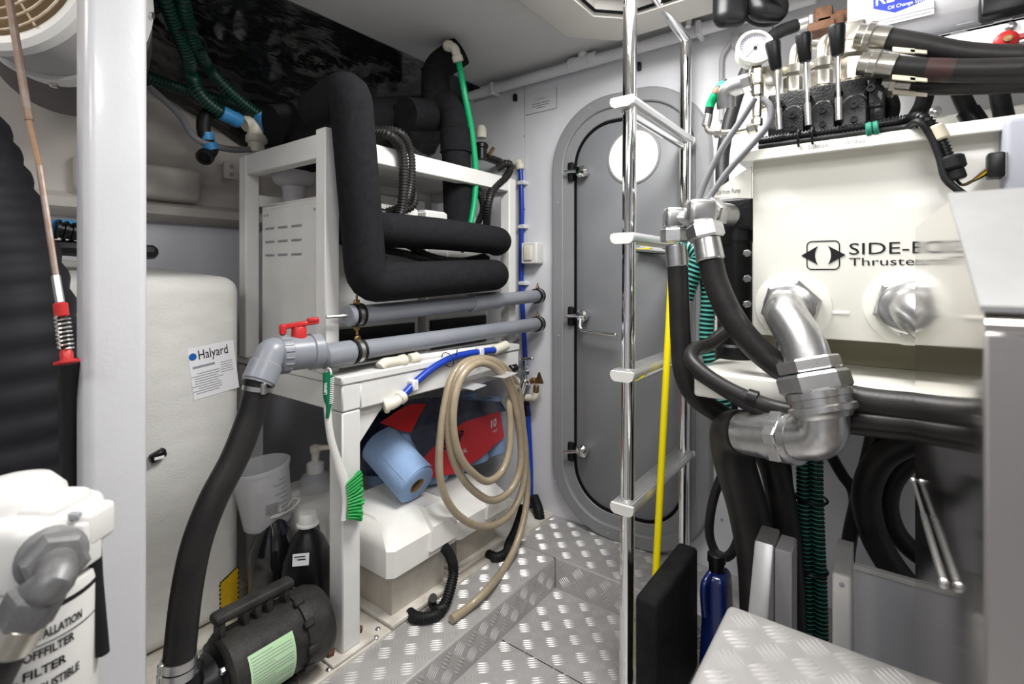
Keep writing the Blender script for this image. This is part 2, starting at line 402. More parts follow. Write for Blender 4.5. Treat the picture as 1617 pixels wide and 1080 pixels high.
L1 = loopz(.56, 1.19, -.04, .59, .06, ZC-.047); b.tube(L1+[L1[0], L1[1]], .004, 6); b.build('hatch_seal', 'gasket', ce)
# trunking moulded along the top of the back wall
# hull moulding (beige, follows the hull side)
prof = [(VL, 1.055), (1.735, 1.06), (1.715, 1.075), (1.715, 1.10), (1.73, 1.115), (1.735, 1.20), (1.70, 1.26), (1.69, 1.48), (VL, 1.60)]
hm = MB().loops([[V3((u, v, z)) for v, z in prof] for u in (-1.3, UW-.001)]).struct('trim_1', 'hull_beige')
MB().rbox((.52, 1.705, 1.165), (.30, .05, .10), .018, 3).build('moulded_recess', 'hull_beige', hm)
MB().rbox((.97, 1.70, 1.18), (.24, .06, .12), .018, 3).build('moulded_recess', 'hull_beige', hm)
# black foil-faced insulation hung between ceiling edge and hull
nu, nv = 90, 34; vs = []
for i in range(nu+1):
    u = -.6+(UW-.002+.6)*i/nu
    zl = 1.47-.20*max(0, min(1, (u-.45)/.45))
    for j in range(nv+1):
        t = j/nv; v = 1.235+(1.69-1.235)*t; z = ZC-.002+(zl-ZC)*t
        z -= .035*math.sin(math.pi*t)
        k = min(1, 6*t, 6*(1-t)+.15)
        z += k*(.009*math.sin(u*31+v*17+2*math.sin(v*23))+.007*math.sin(u*67-v*51+3*math.sin(u*19))+.005*math.sin(v*131+u*43)+random.uniform(-.0012, .0012))
        vs.append(V3((u, v, min(z, ZC+.02))))
fs = [(i*(nv+1)+j, (i+1)*(nv+1)+j, (i+1)*(nv+1)+j+1, i*(nv+1)+j+1) for i in range(nu) for j in range(nv)]
b = MB(); b.add(vs, fs); b.add([v+V3((0, 0, .012)) for v in vs], [f[::-1] for f in fs]); fo = b.struct('trim_2', 'foil', sharp=70)
MB().bx(-1.3, UW, 1.245, VL, ZC+.03, ZC+.05, .001).struct('ceiling.001', 'ceiling_grey')

# ---------------------------------------------------------------- door
FU = UW-.034; VD0, VD1, ZD0, ZD1 = .393, .897, .0875, 1.448
cy, cz, dw, dh = (VD0+VD1)/2, (ZD0+ZD1)/2, VD1-VD0, ZD1-ZD0
def dl(ins, u, r): return [V3((u, y, z)) for y, z in rrect(cy, cz, dw-2*ins, dh-2*ins, r, 12)]
dr = MB().loops([dl(.083, UW+.004, .125), dl(.083, UW-.016, .125), dl(.087, UW-.019, .122)]).struct('door_1', 'door_grey')
fr = MB().loops([dl(0, UW, .205), dl(0, FU+.004, .205), dl(.004, FU, .202), dl(.038, FU, .168), dl(.041, FU+.003, .165)], cap=False).build('door_frame', 'door_frame_grey', dr)
MB().loops([dl(.041, FU+.003, .165), dl(.042, FU+.010, .164), dl(.074, FU+.010, .132), dl(.077, FU+.014, .130), dl(.077, UW, .130)], cap=False).build('inner_frame', 'door_frame_grey', dr)
MB().loops([dl(.076, FU+.016, .131), dl(.076, FU+.0125, .131), dl(.084, FU+.0125, .124), dl(.084, FU+.016, .124)], cap=False).build('gasket', 'gasket', dr)
c = P(1000, 247, U=UW-.019); n = 40; R = .079
def ring(u, r): return [V3((u, c.y+r*math.cos(2*math.pi*k/n), c.z+r*math.sin(2*math.pi*k/n))) for k in range(n)]
po = MB().loops([ring(UW-.018, R+.006), ring(UW-.0225, R+.005), ring(UW-.0235, R+.001), ring(UW-.0235, R-.001), ring(UW-.0195, R-.0015)], cap=False).build('porthole_rim', 'door_frame_grey', dr)
MB().loops([ring(UW-.0185, R), ring(UW-.0200, R)]).build('porthole_glass', 'glass_lit', dr)
for y, lever in ((272, 0), (499, 1), (712, 0)):
    k = P(903, y, U=FU+.01)
    d = MB().rbox((FU+.004, k.y, k.z), (.014, .020, .062), .005, 2).build('dog_plate', 'plastic_black', dr)
    kb = P(921, y-1, U=UW-.035); q = V3((UW-.02, kb.y, kb.z))
    b = MB(); b.lathe([(.014, 0), (.017, .006), (.017, .014), (.020, .020), (.020, .030), (.014, .037), (0, .039)], q, -UX, 18)
    b.tube([V3((UW-.045, kb.y, kb.z)), V3((UW-.045, k.y+.012, k.z))], .0055, 10); b.build('dog_knob', 'chrome', dr)
    if lever:
        a = V3((UW-.05, kb.y, kb.z)); b = MB()
        b.tube(corner_path([a, P(915, 522, U=UW-.06), P(972, 529, U=UW-.065)], .02), .0065, 10, dome=True); b.build('door_handle', 'chrome', dr)
for x, y in ((880, 320), (882, 530), (876, 760), (930, 170), (1000, 140), (960, 842)):
    screw(dr, P(x, y, U=FU), -UX, .003, 'box_grey')
# threshold bits, wall fittings
def top_on_wall(b, *a, **k): return b.top(*a, **k)
# white pipe along the top of the door wall
pt = T('overhead_pipe', 'white plastic pipe clipped along the wall just under the ceiling, with a tee', 'pipe', P(900, 104, U=UW-.03))
a0, a1 = P(742, 152, U=UW-.03), P(1290, -6, U=UW-.03)
MB().cyl(a0, a1, .0165, n=16).build('pipe_run', 'wall_white', pt)
tc = P(921, 98, U=UW-.03); dv = (a1-a0).normalized()
b = MB(); b.cyl(tc-dv*.05, tc-dv*.022, .022, n=16); b.cyl(tc+dv*.022, tc+dv*.05, .022, n=16); b.cyl(tc-dv*.05, tc+dv*.05, .0195, n=16)
b.cyl(tc, V3((tc.x, tc.y, ZC)), .017, n=16); b.build('tee', 'wall_white', pt)
for x in (780, 1105):
    q = P(x, 152-.288*(x-742), U=UW-.03); MB().bx(q.x-.02, UW, q.y-.008, q.y+.008, q.z-.021, q.z+.021, .004).build('clip', 'wall_white', pt)
# notice plate
q = [P(x, y, U=UW) for x, y in ((830.5, 151), (879, 136), (879, 171.5), (830.5, 181))]
z0, z1 = (q[2].z+q[3].z)/2, (q[0].z+q[1].z)/2
np_ = T('notice_plate', 'small white engraved notice plate screwed to the wall beside the grey door', 'sign', (UW, (q[0].y+q[1].y)/2, z0))
MB().bx(UW-.002, UW, q[1].y, q[0].y, z0, z1, .0006).build('plate', 'wall_white', np_)
b = MB(); b.bx(UW-.003, UW, q[1].y-.0015, q[1].y, z0, z1, .0003); b.bx(UW-.003, UW, q[1].y, q[0].y, z0-.0015, z0, .0003); b.build('plate_edge', 'print_grey', np_)
ym = (q[0].y+q[1].y)/2; hh = z1-z0
text('\u26a0 Caution \u26a0', .014, (UW-.0024, ym, z0+hh*.58), -VY, ZZ, 'print_grey', np_, width=.062, center=True)
b = MB()
for k in range(3): b.bx(UW-.0025, UW-.001, ym-(.036, .034, .018)[k], ym+(.036, .038, .02)[k], z0+hh*(.40-.11*k), z0+hh*(.40-.11*k)+.003, .0001)
b.build('small_print', 'print_grey', np_)
for i, (x, y) in enumerate(((815, 155), (1010, 106))):
    q = P(x, y, U=UW); tag(MB().rbox((UW-.006, q.y, q.z), (.014, .014, .026), .004, 2).build('wall_clip', 'plastic_black'), ('small black clip on the wall beside the notice plate', 'small black clip on the wall above the door, behind the ladder')[i], 'clip', 'black clips on the door wall')
# switch
q = P(847, 400, U=UW); sw = T('light_switch', 'square weatherproof light switch in a white box on the wall beside the door', 'switch', q)
MB().rbox((UW-.022, q.y, q.z), (.044, .062, .074), .006, 3).build('housing', 'plastic_white', sw)
MB().rbox((UW-.046, q.y+.004, q.z), (.010, .034, .052), .004, 3).build('rocker', 'plastic_aged', sw)
b = MB(); 
MB().loops([[V3((UW-.045, q.y+.004+s*y, q.z+s2*z)) for s, s2 in ((1, 1), (-1, 1), (-1, -1), (1, -1))] for y, z in ((.026, .034), (.019, .028))], cap=False).build('bezel', 'plastic_white', sw)
# ================================================================ LEFT FOREGROUND
# white post
po = MB().rbox((.227, .855, .80), (.070, .050, 1.60-.002), .012, 4).top('post', 'white_paint', 'thick glossy white painted post running from floor to ceiling', 'post')
# silencer: white wrapped box
def crown(q):
    x, y, z = q
    if z > 0: z += .05*max(0, (y+.23)/.46)*(1-.6*max(0, x/.32)**2)
    return x, y, z
sl = T('exhaust_silencer', 'big white fabric-wrapped silencer box standing between the post and the rack', 'silencer', (.25, 1.45, .095))
MB().rbox((.25, 1.467, .493), (.66, .46, .797), .035, 4, fn=crown, cuts=2).build('wrapped_body', 'fabric_white', sl)
FV = 1.2365
c = P(338, 583, V=FV); ang = math.radians(7); rt = (UX*math.cos(ang)+ZZ*math.sin(ang)); up = (-UX*math.sin(ang)+ZZ*math.cos(ang))
lab = MB().box(c, (.098, .0012, .115), .0004, ax=(rt, VY, up)).build('maker_label', 'paper', sl)
q = c-VY*.001
MB().lathe([(.0078, 0), (.0078, .0006)], q-rt*.040+up*.039, -VY, 20).build('blue_dot', 'blue_dot', lab)
text('Halyard', .030, q-rt*.028+up*.030-VY*.0004, rt, up, 'print_dark', lab, width=.062)
MB().box(q-rt*.020+up*.014, (.046, .0004, .005), .0001, ax=(rt, VY, up)).build('heading_print', 'print_grey', lab)
b = MB()
for k in range(9): b.box(q-rt*(.018 if k % 3 else .012)-up*(.001+k*.0055), (.048+.012*(k % 2), .0004, .0016), .0001, ax=(rt, VY, up))
for k in range(5): b.box(q+rt*.028+up*(.012-k*.0055), (.026, .0004, .0014), .0001, ax=(rt, VY, up))
b.build('small_print', 'print_grey', lab)
yq = [P(347, 921, V=FV-.001), P(376, 893, V=FV-.001), P(376, 962, V=FV-.001), P(348, 984, V=FV-.001)]
yl = MB().prism(yq, (0, -.001, 0)).build('warning_sticker', 'yellow_label', sl)
b = MB(); 
for i in range(4):
    a, e = yq[i], yq[(i+1) % 4]; n = 9
    for k in range(n):
        m = a.lerp(e, (k+.5)/n)-VY*.0012; b.box(m, (.004, .0006, .004), .0002)
b.build('border_dash', 'print_dark', yl)
b = MB(); bpx = P(247, 718, V=FV); b.box(bpx-VY*.008, (.030, .016, .018), .003, ax=((rt*.95+ZZ*.25).normalized(), VY, (ZZ*.95-UX*.25).normalized())); k1 = b.top('cable_plug', 'plastic_black', 'small black cable plug on the silencer wrap beside the post', 'plug')
MB().box(bpx-VY*.0165-ZZ*.003, (.018, .001, .006), .0003).build('plug_label', 'paper', k1)
# clamps lying on the silencer
t = T('hose_clamp_strap', 'black and blue strap bundle lying on top of the white silencer', 'strap', P(80, 395, V=1.36))
b = MB(); b.tube(catmull(tr('V', 1.36, [(40, 385), (62, 368), (90, 360), (125, 362)]), 5), .018, 8); b.build('blue_sleeve', 'blue_tape', t)
b = MB(); b.corr(catmull(tr('V', 1.34, [(90, 362), (112, 366), (150, 372), (200, 385)]), 4), .020, .012, .004); b.tube(catmull(tr('V', 1.35, [(75, 392), (110, 392), (170, 398), (240, 398)]), 4), .016, 8, dome=True); b.tube(catmull(tr('V', 1.37, [(30, 392), (55, 388), (70, 378)]), 4), .012, 8); b.build('black_straps', 'plastic_black', t)
# corrugated duct
cpts = tr('D', .80, [(-120, 200), (-62, 330), (-8, 480), (14, 600), (20, 720), (20, 860), (20, 1000), (20, 1130)])
b = MB(); q = resample(catmull(cpts, 8), .0085); R = []
for i in range(len(q)):
    ph = (i % 5)/5; R.append(.098-.006*abs(math.cos(math.pi*ph))**3)
b.tube(q, R, 28); du = b.top('exhaust_duct', 'duct_black', 'fat black ribbed duct hose curving down beside the white post', 'duct', sharp=60)
# pull rod with red sprung end
rd = T('pull_rod', 'thin rusty steel rod with a red sprung end hanging beside the post', 'rod', P(104, 572, D=.62))
a, m, e = P(10, -30, D=.66), P(46, 190, D=.645), P(95, 478, D=.625)
MB().tube([a, m], .0045, 8).build('rod_top', 'rod_grey', rd); MB().tube([m, P(62, 262, D=.64)], .0034, 8).build('rod_rust', 'rod_rust', rd)
MB().tube([P(62, 262, D=.64), P(89, 440, D=.63)], .0034, 8).build('rod_shaft', 'rod_grey', rd)
MB().tube([P(88, 436, D=.63), e], .0048, 10).build('rod_sleeve', 'zinc', rd)
MB().cyl(e, P(98, 500, D=.625), .0072, n=14).build('red_collar', 'red_plastic', rd)
s0, s1 = P(98, 500, D=.625), P(104, 552, D=.62); sp = []
ax = (s1-s0).normalized(); o1 = ax.orthogonal().normalized(); o2 = ax.cross(o1)
for k in range(100): a = k/100*2*math.pi*8; sp.append(s0.lerp(s1, k/99)+(o1*math.cos(a)+o2*math.sin(a))*.0075)
MB().tube(sp, .0011, 5).build('spring', 'steel_bright', rd)
MB().tube([s0, s1], .0042, 8).build('inner_shaft', 'plastic_black', rd)
MB().lathe([(.005, 0), (.0065, .004), (.0065, .012), (.013, .014), (.013, .017), (0, .0175)], s1, ax, 14).build('red_foot', 'red_plastic', rd)
MB().tube(catmull([P(108, 570, D=.66), P(110, 640, D=.68), P(112, 760, D=.70), P(112, 900, D=.70)], 5), .012, 10).top('control_cable', 'rubber_black', 'black control cable hanging below the red sprung rod end', 'cable')
# fan
def RF(r, f, z): return V3((.6*r+.8*f, -.8*r+.6*f, z))
fd = (RF(-.1, 1, 0)).normalized(); fc = RF(-.816, .80, 1.40); fn = T('axial_fan', 'white ringed axial fan with a dirty wire guard hanging from the ceiling', 'fan', fc)
def cone(prof, mt, name, n=48): return MB().lathe(prof, fc, fd, n, cap=False).build(name, mt, fn)
K_ = 1.27
def sc_(p): return [(r*K_, h*K_) for r, h in p]
cone(sc_([(.098, .012), (.100, -.004), (.110, -.006), (.117, .0), (.118, .014), (.112, .022), (.104, .020), (.098, .012)]), 'fan_white', 'front_ring')
cone(sc_([(.108, .018), (.110, .06), (.110, .100)]), 'band_grey', 'cone_band')
cone([(.132, .124), (.148, .122), (.1515, .126), (.1515, .148), (.148, .152), (.13, .150)], 'fan_white', 'mounting_flange')
dc = fc+fd*.14; dd_ = RF(-.80, 1, 0).normalized()
MB().lathe([(.120, .005), (.134, .012), (.140, .12), (.140, .28), (.13, .31), (0, .315)], dc, dd_, 48, cap=False).build('fan_drum', 'drum_grey', fn)
cone(sc_([(.101, .018), (.06, .03), (.0, .03)]), 'brown_dark', 'fan_hub')
b = MB()
for k in range(7): b.torus(fc-fd*.012, fd, .022+.0165*k, .0021, 44, 6)
for k in range(4):
    a = fd.orthogonal().normalized(); e2 = fd.cross(a); d = a*math.cos(k*math.pi/4+.4)+e2*math.sin(k*math.pi/4+.4); b.tube([fc-fd*.010-d*.128, fc-fd*.010+d*.128], .0019, 6)
b.build('wire_guard', 'brown_guard', fn)
for k in range(8):
    a = fd.orthogonal().normalized(); e2 = fd.cross(a); d = a*math.cos(k*math.pi/4+.25)+e2*math.sin(k*math.pi/4+.25); p = fc+fd*.137+d*.151
    MB().hexn(p, p+d*.006, .007).build('bolt', 'steel_bright', fn)
q = fc+fd*.137; MB().bx(q.x-.02, q.x+.02, q.y-.004, q.y+.004, q.z+.145, ZC, .002).build('hanger', 'fan_white', fn)
# fuel filter
FD = .42
fx = T('fuel_filter', 'white spin-on fuel filter with a grey hex fitting and printed canister', 'filter', P(50, 1150, D=FD))
cc = P(42, 930, D=FD+.01); zt = P(45, 925, D=FD).z
can = MB().lathe([(.046, -.16), (.048, -.155), (.048, -.006), (.0465, 0), (.03, .003)], (cc.x, cc.y, zt), ZZ, 40).build('canister', 'plastic_white', fx)
MB().lathe([(.0482, -.012), (.0486, -.011), (.0486, -.009), (.0482, -.008)], (cc.x, cc.y, zt), ZZ, 40).build('black_band', 'print_dark', can)
cw = V3((cc.x, cc.y, 0)); vd = V3((-cc.x, -cc.y, 0)).normalized(); rgt = ZZ.cross(vd) 
rr = (rgt*math.cos(.42)+vd*math.sin(.42)*-1).normalized(); nn = rr.cross(ZZ)
for k, (s, wd) in enumerate((('WARNING - INSTALLATION', .075), ('KRAFTSTOFFFILTER', .062), ('FUEL FILTER', .050), ('FILTRE A COMBUSTIBLE', .070))):
    text(s, .0095, V3((cc.x, cc.y, zt-.031-.014*k)), rgt, ZZ, 'print_dark', can, width=wd, center=True, wrap=(V3((cc.x, cc.y, 0)), .0486), bold=.0003)
b = MB(); b.lathe([(.0488, -.036), (.0488, -.035)], (cc.x, cc.y, zt), ZZ, 40, cap=False); b.build('print_rule', 'print_dark', can)
vr = RF(1, 0, 0); vf = RF(0, 1, 0); ax3 = (vr, vf, ZZ)
hd = MB().rbox(P(20, 850, D=FD+.015), (.105, .085, .058), .014, 4, ax=ax3).build('filter_head', 'plastic_white', fx)
b = MB(); b.lathe([(.036, 0), (.034, .018), (.024, .030), (.010, .034), (0, .0345)], P(25, 812, D=FD+.02), ZZ, 24); b.rbox(P(70, 806, D=FD+.02), (.05, .05, .026), .008, 3, ax=ax3); b.build('head_dome', 'plastic_white', fx)
b = MB(); b.rbox(P(105, 825, D=FD+.03), (.055, .03, .018), .004, 3, ax=ax3); b.rbox(P(147, 827, D=FD+.03), (.018, .034, .032), .006, 3, ax=ax3); b.rbox(P(138, 855, D=FD+.02), (.010, .022, .040), .003, 3, ax=ax3); b.build('lever_bracket', 'plastic_white', fx)
b = MB(); b.box(P(110, 815, D=FD+.014), (.018, .006, .006), .001, ax=ax3); b.build('slot', 'print_grey', fx)
b = MB(); b.tube(tr('D', FD+.03, [(148, 850), (152, 920), (162, 1032)]), .0052, 12); b.build('drain_tube', 'rubber_black', fx)
e1 = P(80, 876, D=FD-.02); e2_ = P(100, 902, D=FD-.06)
b = MB(); dirh = (e2_-e1).normalized(); b.lathe([(.016, -.01), (.0215, 0), (.0225, .010), (.018, .013)], e1, dirh, 28); b.hexn(e1+dirh*.012, e1+dirh*.036, .0205, b=.003)
b.build('hex_fitting', 'grey_fitting', fx)
p1 = e1+dirh*.030; p2 = P(58, 940, D=FD-.055); p3 = P(25, 1000, D=FD-.06)
b = MB(); b.tube(catmull([p1, P(86, 918, D=FD-.058), p2, p3], 6), .0125, 16); b.hexn(p2+(p2-p3).normalized()*.004, p2-(p2-p3).normalized()*.020, .0175, b=.003); b.build('elbow', 'grey_fitting', fx)
b = MB(); b.cyl(p3+(p2-p3).normalized()*.012, p3-(p2-p3).normalized()*.012, .0155, n=20); b.build('crimp', 'zinc_yellow', fx)
b = MB(); b.tube(catmull([p3, P(5, 1040, D=FD-.06), P(-30, 1110, D=FD-.05)], 6), .0125, 14); b.build('fuel_hose', 'rubber_black', fx)
# ================================================================ RACK AND STAND
V0, U0 = .92, .635            # stand front / left faces
ZT, ZBm = .684, .607
U1 = 1.262
sd = T('equipment_stand', 'white welded stand table with square legs carrying the rack', 'stand', (1.0, 1.1, .095))
MB().bx(U0-.004, U1, V0-.004, 1.40, ZT-.018, ZT, .003).build('table_top', 'frame_white', sd)
MB().bx(U0+.045, U1, V0, V0+.045, ZBm, ZT-.019, .003).build('front_beam', 'frame_white', sd)
MB().bx(U0, U0+.045, V0+.05, 1.38, ZBm, ZT-.019, .003).build('side_beam', 'frame_white', sd)
MB().bx(U0+.045, U1, 1.335, 1.38, ZBm, ZT-.019, .003).build('back_beam', 'frame_white', sd)
MB().bx(U0-.001, U0+.046, V0-.001, V0+.049, ZT-.075, ZT-.0185, .003).build('corner_block', 'frame_white', sd)
MB().bx(U1-.002, UW, 1.12, 1.38, ZBm, ZBm+.05, .003).build('wall_bracket', 'frame_white', sd)
for u, v in ((U0, V0), (U0, 1.335), (U1-.047, 1.335)):
    MB().bx(u, u+.046, v, v+.048, .102, ZBm, .003).build('leg', 'frame_white', sd)
    MB().bx(u-.03, u+.075, v-.012, v+.06, .0955, .103, .002).build('foot_plate', 'dirty_white', sd)
g = [(U0+.046, ZBm), (U0+.046+.085, ZBm), (U0+.046, ZBm-.09)]
MB().prism([V3((u, V0+.018, z)) for u, z in g], (0, .008, 0)).build('gusset', 'frame_white', sd)
for u, v in ((U0-.016, V0+.02), (U0+.062, V0+.03)): MB().hexn((u, v, .103), (u, v, .113), .010).build('bolt', 'rust', sd)
# upper rack
A, R0, R1, B0, B1 = .036, .627, 1.315, .970, 1.357
zt = 1.215
rk = T('equipment_rack', 'open white box-section rack with square posts standing on the stand', 'rack', (.97, 1.16, ZT))
for u, v in ((R0, B0), (R0, B1-A), (R1-A, B0), (R1-A, B1-A)): MB().bx(u, u+A, v, v+A, ZT, zt if v == B0 and u == R0 else zt-.012, .0025).build('post', 'frame_white', rk)
MB().bx(R0+.002, R0+A-.002, B0+A, B1-A, zt-.062, zt-.010, .0025).build('end_rail', 'frame_white', rk)
MB().bx(R1-A, R1-.002, B0+A, B1-A, zt-.062, zt-.010, .0025).build('end_rail', 'frame_white', rk)
MB().bx(R0+A, R1-A, B0+.002, B0+A, zt-.055, zt-.010, .0025).build('top_rail', 'frame_white', rk)
MB().bx(R0+A, R1-A, B1-A, B1, zt-.055, zt-.010, .0025).build('top_rail', 'frame_white', rk)
MB().bx(R0+A, R1-A, B0+A, B1-A, zt-.030, zt-.018, .002).build('top_sheet', 'frame_white', rk)
MB().bx(R0+A, R1-A, B1-A, B1-.01, zt-.14, zt-.11, .002).build('back_rail', 'frame_white', rk)
# chillers
def chiller(u0, u1, label, first):
    c = T('chiller_unit', label, 'chiller', ((u0+u1)/2, 1.16, ZT), 'chiller units in the rack')
    v0, v1, z0, z1 = 1.035, 1.315, ZT, 1.075
    MB().bx(u0, u1, v0, v1, z0, z1, .004).build('cabinet', 'frame_white', c)
    MB().bx(u0+.003, u1-.003, v0+.01, v1-.003, z1, z1+.004, .001).build('lid', 'frame_white', c)
    if first:
        MB().bx(u0-.003, u0, v0+.01, v1-.01, z0+.02, z1-.012, .001).build('side_panel', 'frame_white', c)
        for i in range(3):
            for j in range(3):
                vv = v1-.050-j*.062; zz = z1-.060-i*.034
                MB().box((u0-.004, vv, zz), (.005, .042, .004), .001, ax=((UX*.8+ZZ*.6), VY, (ZZ*.8-UX*.6))).build('louvre', 'print_grey', c)
        for vv in (v1-.022, v1-.036, v0+.03): screw(c, (u0-.003, vv, z1-.026), -UX, .0035, 'box_grey')
    MB().bx(u0+.006, u0+.075, v0-.006, v0, z0+.09, z1-.03, .0015).build('terminal_panel', 'plastic_white', c)
    MB().bx(u0+.085, u1-.01, v0-.006, v0, z0+.19, z1-.03, .0015).build('control_panel', 'plastic_white', c)
    d = MB().bx(u0+.10, u0+.17, v0-.012, v0-.006, z0+.22, z0+.262, .003).build('display_bezel', 'plastic_black', c)
    MB().bx(u0+.108, u0+.162, v0-.0135, v0-.012, z0+.228, z0+.254, .0005).build('display', 'frosted_screen' if 'frosted_screen' in M else 'paper', d)
    MB().lathe([(.012, 0), (.012, .010), (.009, .012)], (u0+.135, v0-.006, z0+.30), -VY, 14).build('knob', 'plastic_black', c)
    for uu in (u0+.095, u1-.02): screw(c, (uu, v0-.006, z1-.05), -VY, .004, 'print_dark')
    bp = MB().bx(u0+.01, u1-.02, v0-.008, v0, z0+.004, z0+.085, .0015).build('base_panel', 'plastic_black', c)
    return c, bp
c1, bp = chiller(.665, .955, 'white louvred chiller cabinet behind the near rack post', True)
text('602', .026, (.83, 1.0265, ZT+.024), UX, ZZ, 'tape_tan', bp, width=.055)
c2, bp = chiller(.985, 1.255, 'white chiller cabinet at the door end of the rack', False)
# ---- insulated pipes
def ins(name, pts, r, label, dome=True, rad=.05, group='foam-insulated pipes on the rack', seg=8):
    t = T(name, label, 'pipe', pts[-1], group)
    q = resample(corner_path(pts, rad, seg), .012); MB().tube(q, r, 26, dome=dome).build('foam_sleeve', 'foam_black', t); return t
VA = .918
a, e, z = P(553, 150, V=VA), P(579, 447, V=VA), P(782, 434, V=VA)
top = V3((a.x, VA, a.z+.012))
ia = ins('insulated_pipe', [top+V3((.02, .16, -.01)), top, e, z+V3((-.0, 0, 0)), z+V3((.045, .05, 0))], .0445, 'L-shaped black foam-covered pipe dropping in front of the near rack post', rad=.035)
cr = e+V3((0, -.0447, 0))
VB = .935
p0, p1, p2 = P(596, 362, V=VB+.01), P(690, 369, V=VB), P(788, 380, V=VB-.005)
ib = ins('insulated_pipe', [p0+V3((-.02, .09, 0)), p0, p1, p2, p2+V3((.05, .05, -.002))], .041, 'short level black foam-covered pipe above the foot of the L-shaped one', rad=.04)
VC = 1.03
q0, q1 = P(718, 170, V=VC), P(724, 352, V=VC)
ic = ins('insulated_pipe', [q0+V3((-.02, .16, .01)), q0+V3((0, 0, .012)), q1+V3((0, 0, -.02))], .0425, 'upright black foam-covered pipe with a taped collar beside the green tube', dome=False, rad=.05)
ax = (q1-q0).normalized()
MB().cyl(P(720, 205, V=VC), P(721, 242, V=VC), .0475, n=26).build('collar', 'foam_black', ic)
for y in (206, 241): MB().torus(P(720.5, y, V=VC), ZZ, .0468, .0016, 26, 6).build('tape_line', 'tape_black', ic)
VD_ = 1.19
d0, d1 = P(430, 200, V=VD_+.03), P(690, 176, V=VD_)
idp = ins('insulated_pipe', [d0+V3((0, 0, .0)), P(560, 186, V=VD_+.01), d1], .052, 'thick level black foam-covered pipe lying along the rack top', dome=False)
b = MB(); b.lathe([(.075, -.05), (.085, -.03), (.088, .03), (.080, .06), (.05, .075)], P(478, 215, V=VD_+.02), UX, 28); b.build('pump_wrap', 'foam_black', idp)
MB().lathe([(.010, 0), (.010, .006), (.012, .007), (.008, .012), (0, .013)], P(480, 171, V=VD_-.03), ZZ, 14).build('red_cap', 'red_plastic', idp)
e0, e1 = P(688, 200, V=1.10), P(688, 108, V=1.10)
ie = ins('insulated_pipe', [e0, e1, e1+V3((.05, -.055, .055))], .043, 'upright black foam-covered stub pipe reaching nearest the ceiling', dome=False, rad=.03)
b = MB(); b.tube(resample([P(640, 180, V=1.10), P(700, 183, V=1.10)], .01), .047, 24); b.build('tee_wrap', 'foam_black', ie)
for y in (112, 150): MB().torus(P(688, y, V=1.10), ZZ, .0425, .0016, 26, 6).build('tape_line', 'tape_black', ie)
# green vent tube with white elbow
VG = .985
g = T('vent_tube', 'bright green plastic tube hanging from a white elbow near the ceiling', 'tube', P(748, 352, V=VG))
gp = catmull(tr('V', VG, [(724, 96, 1.0), (734, 150), (745, 210), (751, 270), (749, 318), (742, 360)]), 8)
MB().tube(gp, .0092, 14).build('green_tube', 'green_hose', g)
b = MB(); k0, k1_, k2 = P(706, 72, V=1.03), P(718, 75, V=1.0), P(724, 98, V=1.0)
b.tube(corner_path([k0, k1_, k2], .012), .0125, 16); b.cyl(k0+(k1_-k0)*-.1, k0+(k1_-k0)*.5, .0155, n=16); b.cyl(k1_.lerp(k2, .5), k2, .0155, n=16); b.build('elbow', 'plastic_aged', g)
# ---- corrugated cable conduits between insulation and chiller
def conduit(pts, r, label, kind='V', val=.97, name='cable_conduit', mt=('hose_black', 'plastic_black'), pitch=.0075, group='black conduits at the rack', ends=None):
    b = MB(); b.corr(catmull(tr(kind, val, pts), 8), r, pitch, r*.16, 12); t = b.build(name, mt[0], None)
    return tag(t, label, 'conduit', group)
conduit([(588, 212, 1.0), (615, 214), (634, 236), (638, 280), (634, 330), (622, 358), (608, 364, .99)], .0125, 'corrugated black conduit looping from the rack top down to the lower gland', val=.955)
conduit([(590, 206, 1.02), (630, 210), (647, 240), (648, 290), (636, 325), (606, 338, 1.01)], .0125, 'corrugated black conduit looping from the rack top down to the upper gland', val=.975)
conduit([(640, 228, 1.0), (662, 246, 1.0), (700, 262, 1.03)], .011, 'short black conduit sagging behind the upright foam pipe', val=1.0)
conduit([(640, 280, .99), (655, 300), (652, 325), (630, 336, 1.01)], .010, 'thin black conduit loop behind the paired conduits', val=.99)
conduit([(605, 378, .985), (640, 385), (680, 405), (725, 412), (765, 405, .98)], .010, 'black conduit sweeping under the level foam pipe, upper of two', val=.965)
conduit([(605, 394, .985), (645, 402), (690, 414), (730, 416), (770, 408, .98)], .010, 'black conduit sweeping under the level foam pipe, lower of two', val=.968)
conduit([(786, 266, 1.0), (800, 258), (806, 264), (800, 278), (778, 300), (771, 325), (768, 356, 1.0)], .0125, 'black conduit arching at the door end of the rack', val=.975)
conduit([(742, 285, 1.02), (757, 305), (763, 330), (755, 352, 1.02)], .011, 'short black conduit behind the green tube', val=1.0)
for y in (338, 364, 384, 398): MB().lathe([(.011, -.012), (.0135, -.010), (.0135, .004), (.010, .014)], P(600, y-1, V=1.012), V3((.7, -.7, 0)), 14).build('gland', 'plastic_black', c1)
